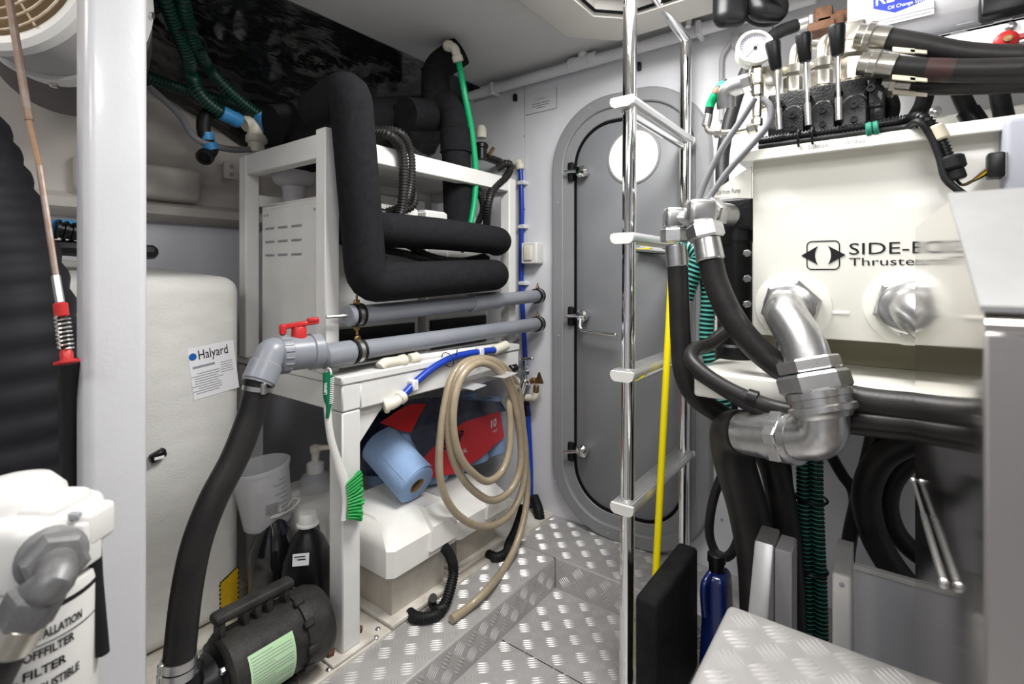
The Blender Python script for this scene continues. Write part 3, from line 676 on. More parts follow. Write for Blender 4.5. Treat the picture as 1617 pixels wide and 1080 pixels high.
# strainer and valve at the rack end
s = T('sea_strainer', 'small brass and black strainer valve on the rack end by the wall', 'valve', P(762, 250, V=1.10))
b = MB(); b.lathe([(.020, -.035), (.020, 0), (.024, .004), (.024, .014), (.018, .02)], P(760, 235, V=1.12), ZZ, 18); b.tube([P(760, 245, V=1.12), P(795, 258, V=1.12)], .014, 12); b.build('body', 'plastic_black', s)
MB().lathe([(.018, 0), (.018, .03), (.012, .042), (0, .045)], P(760, 218, V=1.12), ZZ, 18).build('bowl', 'plastic_aged', s)
b = MB(); b.tube([P(772, 246, V=1.10), P(779, 234, V=1.10)], .007, 8); b.hexn(P(790, 256, V=1.11), P(797, 259, V=1.11), .014); b.build('handle', 'brass', s)
# ---- blue water line on the wall
UB = UW-.014
bl = T('water_line', 'blue water tube running down the wall beside the door', 'tube', P(838, 830, U=UB))
MB().tube(catmull(tr('U', UB, [(822, 264), (824, 330), (823, 420), (825, 480), (829, 560), (830, 590)]), 6), .0085, 12).build('blue_tube', 'blue_hose', bl)
MB().tube(catmull(tr('U', UB, [(833, 640), (836, 690), (838, 740), (838, 790), (836, 832)]), 6), .0085, 12).build('blue_tube', 'blue_hose', bl)
for x, y in ((823, 289), (824, 358), (825, 447)):
    q = P(x, y, U=UB); MB().bx(q.x-.011, UW, q.y-.020, q.y+.011, q.z-.007, q.z+.007, .002).build('clip', 'wall_white', bl)
k0, k1_, k2 = P(798, 262, U=UB), P(820, 255, U=UB), P(822, 268, U=UB)
b = MB(); b.tube(corner_path([k0, k1_, k2], .012), .012, 14); b.cyl(k0, k0.lerp(k1_, .4), .015, n=14); b.cyl(k1_.lerp(k2, .3), k2, .015, n=14); b.build('elbow', 'plastic_aged', bl)
MB().corr([P(829, 625, U=UB), P(833, 655, U=UB)], .013, .008, .003).build('black_grip', 'plastic_black', bl)
# ---- grey PVC pipes
VP = .942
def pvc(lbl, a, e, name='pvc_pipe'): 
    t = T(name, lbl, 'pipe', a.lerp(e, .5), 'grey PVC pipes along the rack'); return t
a, e = P(556, 498, V=VP-.002), P(852, 467, V=.948); a1 = pvc('upper grey plastic pipe with a capped near end, along the rack front', a, e); d = (e-a).normalized()
MB().cyl(a, e, .0205, n=24).build('pipe', 'pvc_grey', a1)
m = a.lerp(e, .61); MB().tube([m-d*.062, m-d*.060, m+d*.058, m+d*.075], [.0215, .026, .026, .0208], 24).build('coupling', 'pvc_grey', a1)
MB().lathe([(.0215, -.012), (.024, -.010), (.024, .0), (.0215, .002)], a, d, 24).build('end_cap', 'pvc_grey', a1)
def clamp(t, c, d, r, bolt=True, up=1):
    b = MB(); b.lathe([(r, -.012), (r+.004, -.012), (r+.004, -.006), (r+.002, -.005), (r+.002, .005), (r+.004, .006), (r+.004, .012), (r, .012)], c, d, 24); k = b.build('rubber_clamp', 'rubber_black', t)
    MB().lathe([(r+.0022, -.005), (r+.0032, -.005), (r+.0032, .005), (r+.0022, .005)], c, d, 24, cap=False).build('steel_band', 'zinc', k)
    q = c+ZZ*(r+.006)*up; b = MB(); b.box(q, (.014, .008, .012), .002); b.tube([q, q+ZZ*.016*up], .0025, 8); b.build('clamp_screw', 'brass', k)
clamp(a1, a+d*.012, d, .0215); clamp(a1, e-d*.012, d, .0212); clamp(a1, a+d*.012, d, .0215, up=-1)
MB().tube([a+d*.004, a-UX*.055+VY*.012], .004, 8).build('stud', 'zinc', a1)
a, e = P(500, 563, V=VP), P(852, 511, V=.948); a2 = pvc('lower grey plastic pipe ending at the red-handled ball valve', a, e); d = (e-a).normalized()
MB().cyl(a, e, .0215, n=24).build('pipe', 'pvc_grey', a2)
k = P(562, 555, V=VP); MB().tube([k-d*.085, k-d*.08, k-d*.015, k-d*.01], [.022, .0265, .0265, .022], 24).build('coupling', 'pvc_grey', a2)
clamp(a2, k+d*.004, d, .022); clamp(a2, e-d*.012, d, .0212)
# ball valve
vb = P(472, 557, V=VP-.008); va = V3((1, -.10, -.02)).normalized()
bv = T('ball_valve', 'grey plastic ball valve with a bright red lever handle', 'valve', vb)
MB().tube([vb-va*.045, vb-va*.040, vb-va*.022, vb-va*.020, vb+va*.020, vb+va*.022, vb+va*.040, vb+va*.045], [.030, .036, .036, .033, .033, .036, .036, .030], 28).build('valve_body', 'pvc_grey', bv)
b = MB()
for k in range(18):
    a_ = 2*math.pi*k/18; o1 = va.orthogonal().normalized(); o2 = va.cross(o1); dd = o1*math.cos(a_)+o2*math.sin(a_); b.box(vb-va*.031+dd*.0362, (.016, .003, .003), .001, ax=(va, dd, va.cross(dd)))
b.build('union_ribs', 'pvc_grey', bv)
hb = vb+ZZ*.030; hz = V3((.93, -.35, .12)).normalized(); hp = ZZ.cross(hz).normalized()
b = MB(); b.lathe([(.015, 0), (.014, .018), (.012, .022)], hb, ZZ, 16); b.box(hb+ZZ*.026+hz*.004, (.066, .020, .009), .003, ax=(hz, hp, ZZ)); b.box(hb+ZZ*.021-hz*.030, (.012, .022, .020), .003, ax=(hz, hp, ZZ)); b.box(hb+ZZ*.031+hz*.026, (.020, .024, .007), .003, ax=(hz, hp, ZZ)); b.build('lever_handle', 'red_plastic', bv)
# elbow down to the hose
e0 = vb-va*.040; e1 = P(430, 553, V=VP-.01); e2 = P(407, 606, V=VP-.02)
b = MB(); b.tube(corner_path([e0, e1, e2], .035), .027, 24); dd = (e2-e1).normalized(); b.cyl(e2-dd*.040, e2-dd*.002, .0295, n=24); b.build('elbow', 'pvc_grey', bv)
# hose to the pump
hs = T('suction_hose', 'thick black rubber hose curving from the ball valve down to the pump', 'hose', P(283, 1060, V=.93))
hp_ = catmull([e2-dd*.01]+tr('V', .925, [(398, 650), (372, 720), (336, 790), (310, 860), (294, 940), (284, 1030), (281, 1068)]), 8)
MB().tube(hp_, .0235, 20).build('hose', 'hose_black', hs)
def band(t, c, d, r, mt='zinc', w=.007):
    b = MB(); b.lathe([(r-.001, -w), (r+.0012, -w), (r+.0012, w), (r-.001, w)], c, d, 24, cap=False); s_ = d.cross(ZZ); s_ = s_.normalized() if s_.length > .1 else UX; q = c-s_*r; b.cyl(q-d.cross(s_)*.0-ZZ*.010, q+ZZ*.010, .0055, n=10); return b.build('band_clamp', mt, t)
d0 = (hp_[2]-hp_[0]).normalized(); band(hs, hp_[2], d0, .025); band(hs, hp_[-3], (hp_[-1]-hp_[-4]).normalized(), .025); band(hs, hp_[-7], (hp_[-1]-hp_[-9]).normalized(), .025)
MB().cyl(hp_[0]-d0*.004, hp_[0]+d0*.016, .0265, n=20).build('cuff', 'rubber_black', hs)
# pump
pv, pz = .955, .185
pm = T('transfer_pump', 'black electric transfer pump with a carry handle and a green data label', 'pump', (.49, pv, .099))
b = MB(); b.lathe([(.03, 0), (.060, .004), (.066, .010), (.066, .150), (.064, .156)], (.40, pv, pz), UX, 36); mb = b.build('motor_body', 'motor_black', pm)
MB().lathe([(.064, 0), (.071, .002), (.072, .010), (.072, .045), (.064, .062), (.04, .070), (0, .071)], (.540, pv, pz), UX, 36).build('end_bell', 'motor_black', pm)
for k in range(10):
    a_ = math.pi*2*k/10; MB().box((.546, pv+.072*math.cos(a_), pz+.072*math.sin(a_)), (.02, .012, .008), .002, ax=(UX, V3((0, -math.sin(a_), math.cos(a_))), V3((0, math.cos(a_), math.sin(a_))))).build('bell_lug', 'motor_black', pm)
hh = MB(); hv, hz_ = pv+.012, pz+.058
hh.bx(.405, .545, hv-.020, hv+.020, hz_-.008, hz_+.006, .004)
for u in (.413, .455, .478, .500, .535): hh.bx(u-.006, u+.006, hv-.013, hv+.013, hz_, hz_+.034, .003)
hh.rbox((.475, hv, hz_+.039), (.150, .030, .018), .007, 3); hh.build('carry_handle', 'motor_black', pm)
b = MB()
def lblpt(u, a): return V3((u, pv-.0668*math.cos(a), pz+.0668*math.sin(a)))
L = [[lblpt(u, math.radians(a_)) for a_ in range(-40, 41, 8)] for u in (.432, .515)]; b.loops(L, cap=False, closed=False); gl = b.build('data_label', 'green_label', pm)
b = MB()
for k in range(16):
    a_ = math.radians(34-4.5*k); u0_, u1_ = .436, .510 if k % 4 else .475
    n0 = V3((0, -math.cos(a_), math.sin(a_))); b.box(V3(((u0_+u1_)/2, pv, pz))+n0*.0670, (u1_-u0_, .0005, .0011), .0001, ax=(UX, n0, V3((0, math.sin(a_), math.cos(a_)))))
b.build('label_print', 'print_grey', gl)
b = MB(); b.lathe([(.020, -.06), (.030, -.055), (.042, -.03), (.046, -.006), (.060, 0)], (.40, pv, pz), UX, 28); b.cyl((.358, pv-.015, pz), (.354, pv-.012, pz+.055), .022, n=18); b.build('pump_head', 'plastic_black', pm)
for a_ in (.6, 2.4, 3.9, 5.4): MB().hexn((.392, pv+.052*math.cos(a_), pz+.052*math.sin(a_)), (.402, pv+.052*math.cos(a_), pz+.052*math.sin(a_)), .006).build('bolt', 'zinc', pm)
b = MB(); b.bx(.42, .45, pv-.05, pv+.05, .099, .125, .003); b.bx(.50, .53, pv-.05, pv+.05, .099, .125, .003); b.build('foot', 'motor_black', pm)
# ---- table services: small white pipe and blue hose
VT = V0-.010
sp_ = T('waste_pipe', 'thin white plastic pipe with elbows clipped along the stand top edge', 'pipe', P(690, 565, V=VT))
b = MB(); zc = ZT+.014; b.cyl(P(625, 570, V=VT+.03), P(800, 545, V=VT+.03), .009, n=12); b.build('pipe', 'frame_white', sp_)
b = MB(); b.tube(corner_path([P(636, 570, V=VT+.02), P(606, 574, V=VT+.02), P(600, 580, V=VT+.02)], .01), .013, 12); b.cyl(P(630, 571, V=VT+.02), P(640, 569, V=VT+.02), .0155, n=14); b.cyl(P(646, 568, V=VT+.02), P(660, 565, V=VT+.02), .0145, n=14); b.build('elbow', 'plastic_aged', sp_)
bh = T('drain_line', 'blue water tube slanting down across the stand front to a white elbow', 'tube', P(615, 640, V=VT))
bp_ = catmull(tr('V', VT, [(635, 626), (660, 600), (690, 577), (720, 563), (755, 556), (780, 553)]), 8)
MB().tube(bp_, .0092, 12).build('blue_tube', 'blue_hose', bh)
b = MB(); k0, k1_, k2 = P(638, 624, V=VT), P(621, 638, V=VT), P(606, 642, V=VT+.01)
b.tube(corner_path([k0, k1_, k2], .012), .0125, 14); b.cyl(k0, k0.lerp(k1_, .5), .0155, n=14); b.cyl(k1_.lerp(k2, .5), k2, .0165, n=14); b.build('elbow', 'plastic_aged', bh)
MB().cyl(P(780, 553, V=VT), P(800, 545, V=VT), .0145, n=12).build('coupling', 'plastic_aged', bh)
for x, y in ((652, 608), (757, 556)): q = P(x, y, V=VT); MB().bx(q.x-.009, q.x+.009, q.y-.012, V0, q.z-.013, q.z+.013, .003).build('clip', 'wall_white', bh)
zt_ = MB(); q = P(707, 568, V=VT); zt_.torus(q, V3((.9, 0, .3)), .020, .0012, 20, 5); zt_.tube([P(722, 552, V=VT-.01), P(721, 562, V=VT-.015)], .0015, 6); zt_.build('cable_tie', 'plastic_black', bh)
# bolts on wall end of stand
for i, (x, y) in enumerate(((818, 540), (818, 586))): MB().lathe([(.012, 0), (.012, .006), (.007, .008), (.007, .016), (0, .017)], P(x, y, U=1.36), -UX, 14).build('bolt', 'zinc', sd)
# tap
tp = T('garden_tap', 'chrome tap with a T handle on the wall at the stand end', 'tap', P(832, 625, U=1.40))
UT = 1.40
b = MB(); b.tube(corner_path([P(834, 604, U=UW-.006), P(834, 606, U=1.405), P(829, 600, U=UT-.01), P(822, 626, U=UT-.01)], .02), .009, 12); b.cyl(P(830, 606, U=UT), P(830, 578, U=UT), .008, n=12); b.hexn(P(830, 592, U=UT), P(830, 584, U=UT), .0125); b.cyl(P(822, 618, U=UT-.01), P(821, 630, U=UT-.01), .013, n=14); b.build('tap_body', 'chrome', tp)
b = MB(); b.cyl(P(822, 568, U=UT), P(839, 566, U=UT), .005, n=10); b.cyl(P(830, 580, U=UT), P(830, 564, U=UT), .005, n=10); b.ball(P(821, 568, U=UT), .007, 10); b.ball(P(840, 566, U=UT), .007, 10); b.build('t_handle', 'chrome', tp)
b = MB(); b.hexn(P(838, 602, U=UT), P(846, 600, U=UT), .011); b.prism([P(844, 606, U=UT-.004), P(856, 606, U=UT-.004), P(850, 588, U=UT-.004)], (.01, 0, 0)); b.cyl(P(847, 608, U=UT), P(846, 620, U=UT), .010, n=12); b.build('side_valve', 'brass', tp)
b = MB(); b.tube(corner_path([P(846, 620, U=UT), P(845, 628, U=UT), P(832, 628, U=UT)], .01), .012, 12); b.cyl(P(818, 600, U=UT), P(812, 604, U=UT), .013, n=12); b.build('white_elbow', 'plastic_aged', tp)
# coiled clear hose
VH = .872
co = T('coiled_hose', 'coiled beige braided water hose hanging from the stand, its end lying on the step', 'hose', P(713, 978, Z=ZS))
px_ = [(824, 632, .90), (812, 600, .885), (792, 576, .875), (765, 566), (735, 572), (714, 596), (702, 640), (695, 695), (694, 745), (702, 782), (722, 812), (752, 830), (782, 828), (808, 808), (824, 775), (830, 735), (828, 690), (818, 640), (804, 598, .862), (780, 572, .858), (752, 568, .856), (728, 584, .856), (716, 620, .856), (709, 668, .856), (712, 712, .856), (726, 748, .856), (748, 775, .856), (775, 790, .856), (800, 780, .856), (818, 752, .850), (823, 715, .848), (818, 665, .846), (806, 615, .846), (786, 584, .846), (758, 573, .844), (732, 590, .842), (718, 630, .842), (716, 680, .842), (727, 722, .842), (748, 748, .842), (770, 760, .842), (792, 745, .842), (804, 712, .842), (806, 670, .85), (804, 630, .86), (815, 612, .885), (822, 640, .89), (828, 700, .885), (833, 760, .88), (829, 810, .872), (815, 860, .86), (794, 900, .845)]
hp2 = tr('V', VH, px_)+[P(768, 932, Z=ZS+.025), P(738, 960, Z=ZS+.0125), P(713, 978, Z=ZS+.0125)]
MB().tube(catmull(hp2, 6), .0098, 12).build('hose', 'hose_beige', co)
b = MB(); q0, q1 = P(716, 612, V=.895), P(800, 583, V=.895); dq = (q1-q0).normalized(); b.box(q0.lerp(q1, .5), ((q1-q0).length, .004, .030), .001, ax=(dq, VY, dq.cross(VY)*-1)); b.box(q0.lerp(q1, .1)+V3((0, -.035, .004)), (.05, .07, .003), .001, ax=(dq, VY, ZZ)); b.box(q0.lerp(q1, .62)+V3((0, -.04, .010)), (.06, .08, .003), .001, ax=(dq, VY, ZZ))
hk = b.top('hose_bracket', 'frosted', 'clear plastic bracket on the stand front holding the coiled hose', 'bracket')
MB().hexn(P(806, 582, V=.89), P(815, 580, V=.89), .012).top('hose_nut', 'plastic_black', 'small black knob at the end of the clear hose bracket', 'knob')
# brush
VK = .905
br = T('scrub_brush', 'white and green dish brush hanging on the stand leg', 'brush', P(560, 820, V=VK))
hpts = tr('V', VK, [(519, 592), (517, 640), (522, 690), (535, 735), (545, 765), (548, 795), (546, 820)])
def ribbon(pts, wid, thk):
    q = catmull(pts, 6); Tn, _ = frames(q); n = len(q); Ls = []
    for i, (p, t_) in enumerate(zip(q, Tn)):
        s_ = VY.cross(t_).normalized(); k = i/(n-1); w_ = wid(k); h_ = thk
        Ls.append([p+s_*w_*math.cos(a)+VY*h_*math.sin(a) for a in [2*math.pi*j/12 for j in range(12)]])
    return Ls
b = MB(); b.loops(ribbon(hpts, lambda k: .010-.003*math.sin(min(1, k*1.7)*math.pi)+.002*k, .006)); b.build('handle', 'plastic_white', br)
b = MB(); b.loops(ribbon(tr('V', VK-.002, [(518, 588), (518, 600), (517, 620), (518, 640), (516, 660)]), lambda k: .0115*(1-.75*k*k), .0065)); gh = b.build('handle_grip', 'green_handle', br)
b = MB()
for k in range(14): q = P(523.5-.1*k, 597+3*k, V=VK-.006); b.box(q, (.009, .006, .0016), .0004)
b.build('grip_rib', 'plastic_white', gh)
text('LIBMAN', .010, P(516.5, 622, V=VK-.0092), ZZ, -UX, 'print_white', gh, width=.022)
b = MB(); b.torus(P(519, 588, V=VK), UX, .008, .002, 16, 6); b.build('hanging_loop', 'plastic_white', br)
b = MB(); random.seed(3)
for i in range(13):
    for j in range(4):
        p0 = P(549-.25*abs(i-6), 765+i*4.4, V=VK-.009+.006*j); tip = P(572-.3*abs(i-7), 745+i*6.1, V=VK-.016+.010*j)
        b.tube([p0, p0.lerp(tip, .55)+V3((random.uniform(-.002, .002), 0, 0)), tip+V3((random.uniform(-.003, .003), random.uniform(-.003, .003), random.uniform(-.003, .003)))], [.0022, .0030, .0040], 6)
bb = b.build('bristle', 'green_bristle', br); bb['kind'] = 'stuff'
# ================================================================ UNDER THE STAND
ZL = .095
# white jerry can (carries bucket and soap bottle)
jc = T('jerry_can', 'squat white plastic can under the stand carrying the soap bottle and bucket', 'can', (.75, 1.24, ZL))
def taper(q):
    x, y, z = q; k = 1-.12*max(0, z/.12); return x*k, y*k, z
MB().rbox((.745, 1.235, ZL+.118), (.17, .20, .236), .022, 4, fn=taper).build('can_body', 'plastic_white', jc)
b = MB(); b.rbox((.745, 1.235, ZL+.236), (.10, .03, .02), .008, 3); b.build('can_handle', 'plastic_white', jc)
# bucket
bx_ = P(424, 825, V=1.2); ba = V3((-.12, .05, 1)).normalized()
bc = T('measuring_bucket', 'clear graduated measuring bucket standing tilted beside the soap bottle', 'bucket', bx_)
pr = [(.050, 0), (.054, .004), (.0635, .135), (.067, .136), (.067, .143), (.0625, .144), (.0615, .136), (.052, .006), (0, .005)]
MB().lathe(pr, bx_, ba, 36, cap=False).build('bucket_wall', 'frosted', bc)
b = MB(); vdir = V3((-bx_.x, -bx_.y, 0)).normalized(); 
for k in range(9):
    h = .03+.011*k; r = .0545+.0635*0+(h/.135)*.009+.0006; s0 = V3((0, 0, 0))
    for j in range(5):
        a_ = -.95+.12*j; dd = (vdir*math.cos(a_)+ZZ.cross(vdir)*-math.sin(a_)); 
        if j < (5 if k % 2 else 3): b.box(bx_+ba*h+dd*r, (.0068, .0008, .0016), .0002, ax=(dd.cross(ZZ).normalized(), dd, ZZ))
b.build('graduations', 'print_grey', bc)
dd = (vdir*math.cos(.25)-ZZ.cross(vdir)*-math.sin(.25)); sd_ = dd.cross(ZZ).normalized()
b = MB()
for k in range(9): b.box(bx_+ba*.055+dd*.0592+sd_*(-.014+.0032*k), (.0012+.0008*(k % 3), .0008, .026), .0001, ax=(sd_, dd, ZZ))
b.build('bar_code', 'print_grey', bc)
# soap pump bottle
so = T('soap_bottle', 'cloudy white pump-top soap bottle under the stand beside the leg', 'bottle', P(497, 800, V=1.22))
q = P(498, 760, V=1.22); 
MB().lathe([(.040, -.05), (.043, -.045), (.043, 0), (.034, .018), (.022, .026), (.020, .028)], q, ZZ, 24).build('bottle_body', 'frosted', so)
MB().lathe([(.022, .024), (.022, .048), (.016, .052), (.010, .054), (.010, .076), (.008, .078)], q, ZZ, 20).build('screw_cap', 'plastic_white', so)
b = MB(); b.lathe([(.012, .074), (.014, .080), (.014, .092), (.008, .096), (0, .097)], q, ZZ, 16); b.tube([q+ZZ*.088, q+ZZ*.089+V3((.03, -.035, 0)), q+ZZ*.082+V3((.036, -.042, 0))], [.008, .006, .005], 10); b.build('pump_head', 'plastic_aged', so)
# dark jugs
def jug(q0, label, mt, capmt, ring):
    t = T('oil_jug', label, 'jug', q0, 'black oil jugs beside the stand leg')
    prof = [(.0, 0), (.047, .0), (.051, .005), (.051, .035), (.049, .04), (.051, .045), (.051, .13), (.049, .165), (.036, .205), (.022, .225), (.019, .232), (.019, .245)]
    Ls = []; n = 28; x1 = V3((.6, -.8, 0)); y1 = V3((.8, .6, 0))
    for r, h in prof:
        sq = 1 if h < .15 else max(0, 1-(h-.15)/.05)
        L = []
        for j in range(n):
            a_ = 2*math.pi*j/n; c_, s_ = math.cos(a_), math.sin(a_); k = 1+.12*sq*abs(math.sin(2*a_))**2
            L.append(V3(q0)+(x1*c_+y1*s_)*max(r, 1e-4)*k+ZZ*h)
        Ls.append(L)
    MB().loops(Ls).build('jug_body', mt, t)
    c0 = V3(q0)+ZZ*.238; MB().lathe([(.020, 0), (.024, .001), (.024, .005), (.0205, .007), (.0195, .024), (.017, .028), (0, .0285)], c0, ZZ, 24).build('screw_cap', capmt, t)
    if ring:
        b = MB(); b.tube(catmull([c0+x1*.022, c0+x1*.045+ZZ*.016, c0+x1*.055+ZZ*.030+y1*.01, c0+x1*.035+ZZ*.026+y1*.02, c0+x1*.018+y1*.01], 6), .0022, 6); b.build('cap_strap', capmt, t)
    b = MB(); b.tube(catmull([V3(q0)+ZZ*.215+y1*.018, V3(q0)+ZZ*.21+y1*.045, V3(q0)+ZZ*.15+y1*.056], 6), .009, 10); b.build('grip', mt, t)
    return t
j1 = P(433, 1030, V=1.165); jg1 = jug((j1.x, j1.y, ZL), 'dark see-through oil jug with a white ringed cap, below the bucket', 'dark_clear', 'plastic_white', True)
j2x = P(486, 1000, V=1.055); jg2 = jug((j2x.x, j2x.y, ZL), 'black oil jug with a white price sticker, beside the stand leg', 'plastic_black', 'plastic_white', False)
x1 = V3((.6, -.8, 0)); y1 = V3((.8, .6, 0)); sq0 = V3((j2x.x, j2x.y, ZL))
st_ = MB().box(sq0-y1*.0475+ZZ*.186+x1*.004, (.036, .0012, .024), .0003, ax=((x1+ZZ*.1).normalized(), (y1-ZZ*.35).normalized(), (ZZ-x1*.1+y1*.35).normalized())).build('price_sticker', 'paper', jg2)
b = MB()
for k in range(3): b.box(sq0-y1*.0487+ZZ*(.193-.006*k)+x1*(.002+.004*(k % 2)), (.024-.006*k, .0006, .002), .0001, ax=((x1+ZZ*.1).normalized(), (y1-ZZ*.35).normalized(), (ZZ-x1*.1+y1*.35).normalized()))
b.build('price_print', 'print_dark', st_)
b = MB()
for k in range(15): b.box(sq0-y1*.0530+ZZ*(.128-.0066*k)+x1*.012, (.045+.008*((k*7) % 3), .0008, .0020), .0002, ax=(x1, y1, ZZ))
b.build('printed_text', 'print_grey', jg2)
# battery boxes
def lidbox(u0, u1, v0, v1, zb, zs, zt_, label, notch):
    t = T('battery_box', label, 'battery box', ((u0+u1)/2, (v0+v1)/2, ZL), 'battery boxes under the stand')
    d = .022
    def R4(a, z): return [V3((u0+a, v0+a, z)), V3((u1-a, v0+a, z)), V3((u1-a, v1-a, z)), V3((u0+a, v1-a, z))]
    bb = MB(); bb.loops([R4(d+.012, ZL+.0), R4(d+.008, ZL+.012), R4(d, zb)]); bb.build('box_base', 'battery_body', t)
    MB().bx(u0+.01, u1-.01, v0+.004, v1, ZL, ZL+.012, .003).build('base_flange', 'dirty_white', t)
    ch = .014
    def L8(a, z, fv=0): 
        return [V3((u0+a+ch, v0+a+fv, z)), V3((u1-a-ch, v0+a+fv, z)), V3((u1-a, v0+a+ch+fv, z)), V3((u1-a, v1-a-ch, z)), V3((u1-a-ch, v1-a, z)), V3((u0+a+ch, v1-a, z)), V3((u0+a, v1-a-ch, z)), V3((u0+a, v0+a+ch+fv, z))]
    MB().loops([L8(.004, zb-.012), L8(0, zb-.010), L8(.0, zs), L8(.018, zt_-.014, .020), L8(.026, zt_-.006, .03), L8(.030, zt_, .05)]).build('lid', 'battery_white', t)
    if notch:
        b = MB(); um = u0+(u1-u0)*.52
        lo = [(um, v0-.008, zb+.006), (u1-.012, v0-.008, zb+.006), (u1-.012, v0+.05, zb+.006), (um, v0+.05, zb+.006)]
        hi = [(um+.01, v0-.006, zs+.012), (u1-.016, v0-.006, zs+.012), (u1-.016, v0+.07, zs+.012), (um+.01, v0+.07, zs+.012)]
        tp_ = [(um+.018, v0+.034, zt_-.001), (u1-.024, v0+.034, zt_-.001), (u1-.024, v0+.10, zt_-.001), (um+.018, v0+.10, zt_-.001)]
        b.loops([[V3(p) for p in l] for l in (lo, hi, tp_)]); b.build('lid_raised_panel', 'battery_white', t)
    return t
lb1 = lidbox(.742, .968, .897, 1.16, .222, .272, .318, 'near white battery box with a faceted lid, under the shop towel roll', True)
lb2 = lidbox(.985, 1.205, .920, 1.18, .200, .238, .278, 'second white battery box under the towel pack, nearer the door', True)
# battery cable conduits
def simple_tube(name, pts, r, mt, label, cat, group=None, n=12, dome=False, sub=8):
    b = MB(); b.tube(catmull(pts, sub), r, n, dome=dome); return b.top(name, mt, label, cat, group)
b = MB(); b.corr(catmull([P(700, 862, V=.90), P(712, 880, V=.884), P(716, 905, V=.875), P(708, 940, V=.862), P(700, 958, Z=ZS+.016), P(686, 972, Z=ZS+.014), P(660, 976, Z=ZS+.012), P(646, 968, Z=ZS+.012)], 8), .0135, .006, .002); b.top('battery_cable', 'rubber_black', 'black corrugated cable hanging from the near battery box onto the step', 'cable', 'battery cables')
b = MB(); b.tube(catmull([P(684, 944, V=.865), P(682, 952, Z=ZS+.02), P(690, 962, Z=ZS+.02), P(702, 958, Z=ZS+.022)], 6), .010, 10, dome=True); b.top('cable_stub', 'rubber_black', 'short black cable stub curled at the near battery cable', 'cable')
b = MB(); b.corr(catmull([P(826, 800, V=.93), P(815, 835, V=.92), P(804, 858, V=.91), P(800, 872, Z=ZS+.014), P(785, 880, Z=ZS+.012), P(770, 875, Z=ZS+.012)], 8), .0135, .006, .002); b.top('battery_cable', 'rubber_black', 'black corrugated cable looping down behind the coiled hose', 'cable', 'battery cables')
b = MB(); b.corr(catmull([P(843, 786, U=1.42), P(850, 805, U=1.40), P(852, 822, U=1.39), P(848, 836, U=1.38)], 8), .018, .007, .002); b.top('bilge_hose', 'rubber_black', 'short dark ribbed hose end at the wall foot beside the blue tube', 'hose')
# paper towel roll
r0 = P(659, 767, V=.955); r1 = P(598, 701, V=1.105); ax = (r1-r0).normalized(); rl = .052
pr_ = T('paper_roll', 'loose blue paper shop towel roll lying on the battery box', 'paper roll', r0)
LR = (r1-r0).length
MB().lathe([(.0215, .012), (.0215, 0), (.048, 0), (rl, .003), (rl, LR-.003), (.049, LR), (.0, LR)], r0, ax, 40, cap=False).build('paper_sheets', 'towel_blue', pr_)
MB().lathe([(.0215, .0005), (.0195, .0005), (.0195, .05), (0, .05)], r0, ax, 24, cap=False).build('core', 'cardboard', pr_)
b = MB(); s_ = ax.cross(ZZ).normalized(); 
L = []
for k in range(9):
    a_ = math.radians(210+14*k); dd = s_*math.cos(a_)+s_.cross(ax)*-math.sin(a_)
    L.append([r0+ax*.004+dd*(rl+.0008+.0006*k), r0+ax*(LR-.004)+dd*(rl+.0008+.0006*k)])
b.loops(L, cap=False, closed=False); b.build('loose_sheet', 'towel_blue', pr_)
# towel pack
VQ = 1.045
tp2 = T('towel_pack', 'plastic-wrapped ten-roll pack of blue shop towels with red printed bands', 'towel pack', (1.1, 1.1, .285))
lean = V3((0, .16, 1)).normalized()
for i in range(5):
    for j in range(2):
        c0 = V3((.972+i*.094, VQ+.052+j*.105, .284))
        o = MB().lathe([(.020, .0), (.046, 0), (.049, .003), (.049, .182), (.046, .185), (.020, .185), (.020, .17)], c0, lean, 22, cap=False).build('towel_roll', 'towel_blue', tp2)
def fp(x, y, off=.0): return P(x, y, V=VQ)+V3((0, (P(x, y, V=VQ).z-.284)*.16-.004-off, 0))
def film(poly, mt, name, off=0):
    b = MB(); pts = [fp(x, y, off) for x, y in poly]; b.prism(pts, (0, .0015, 0)); return b.build(name, mt, tp2)
film([(646, 650), (660, 634), (700, 630), (800, 636), (806, 650), (740, 668), (704, 694), (672, 726), (660, 700)], 'navy_film', 'navy_print', .001)
rb = film([(671, 726), (682, 755), (718, 747), (760, 722), (798, 690), (796, 651), (742, 667), (705, 692)], 'red_print', 'red_band', .0022)
film([(612, 671), (640, 652), (662, 641), (686, 640), (670, 664), (657, 686), (640, 682)], 'red_print', 'red_band', .0022)
b = MB(); b.prism([P(x, y, V=1.149) for x, y in ((566, 690), (590, 655), (640, 632), (662, 632), (655, 720), (632, 752), (566, 752))], (0, .003, 0)); b.build('film_flap', 'navy_film', tp2)
pk = MB(); pk.rbox((1.155, VQ+.105, .381), (.49, .225, .208), .04, 4, fn=lambda q: (q[0], q[1]+.16*(q[2]+.09)+.004*math.sin(q[0]*60+q[2]*40), q[2]+.006*math.sin(q[0]*47))); pk.build('plastic_film', 'clear_film', tp2)
rsh = (P(760, 690, V=VQ)-P(700, 700, V=VQ)); tl = UX*.985+ZZ*.10
text('SHOP', .045, fp(703, 712, .004), tl, (ZZ-UX*.10), 'print_dark', rb, width=.090, bold=.0012, shear=.2)
text('ORIGINAL', .022, fp(711, 729, .004), tl, (ZZ-UX*.10), 'print_white', rb, width=.078)
text('Scott', .034, fp(699, 694, .004), UX*.95+ZZ*.3, (ZZ-UX*.3), 'print_white', rb, width=.066, shear=.2)
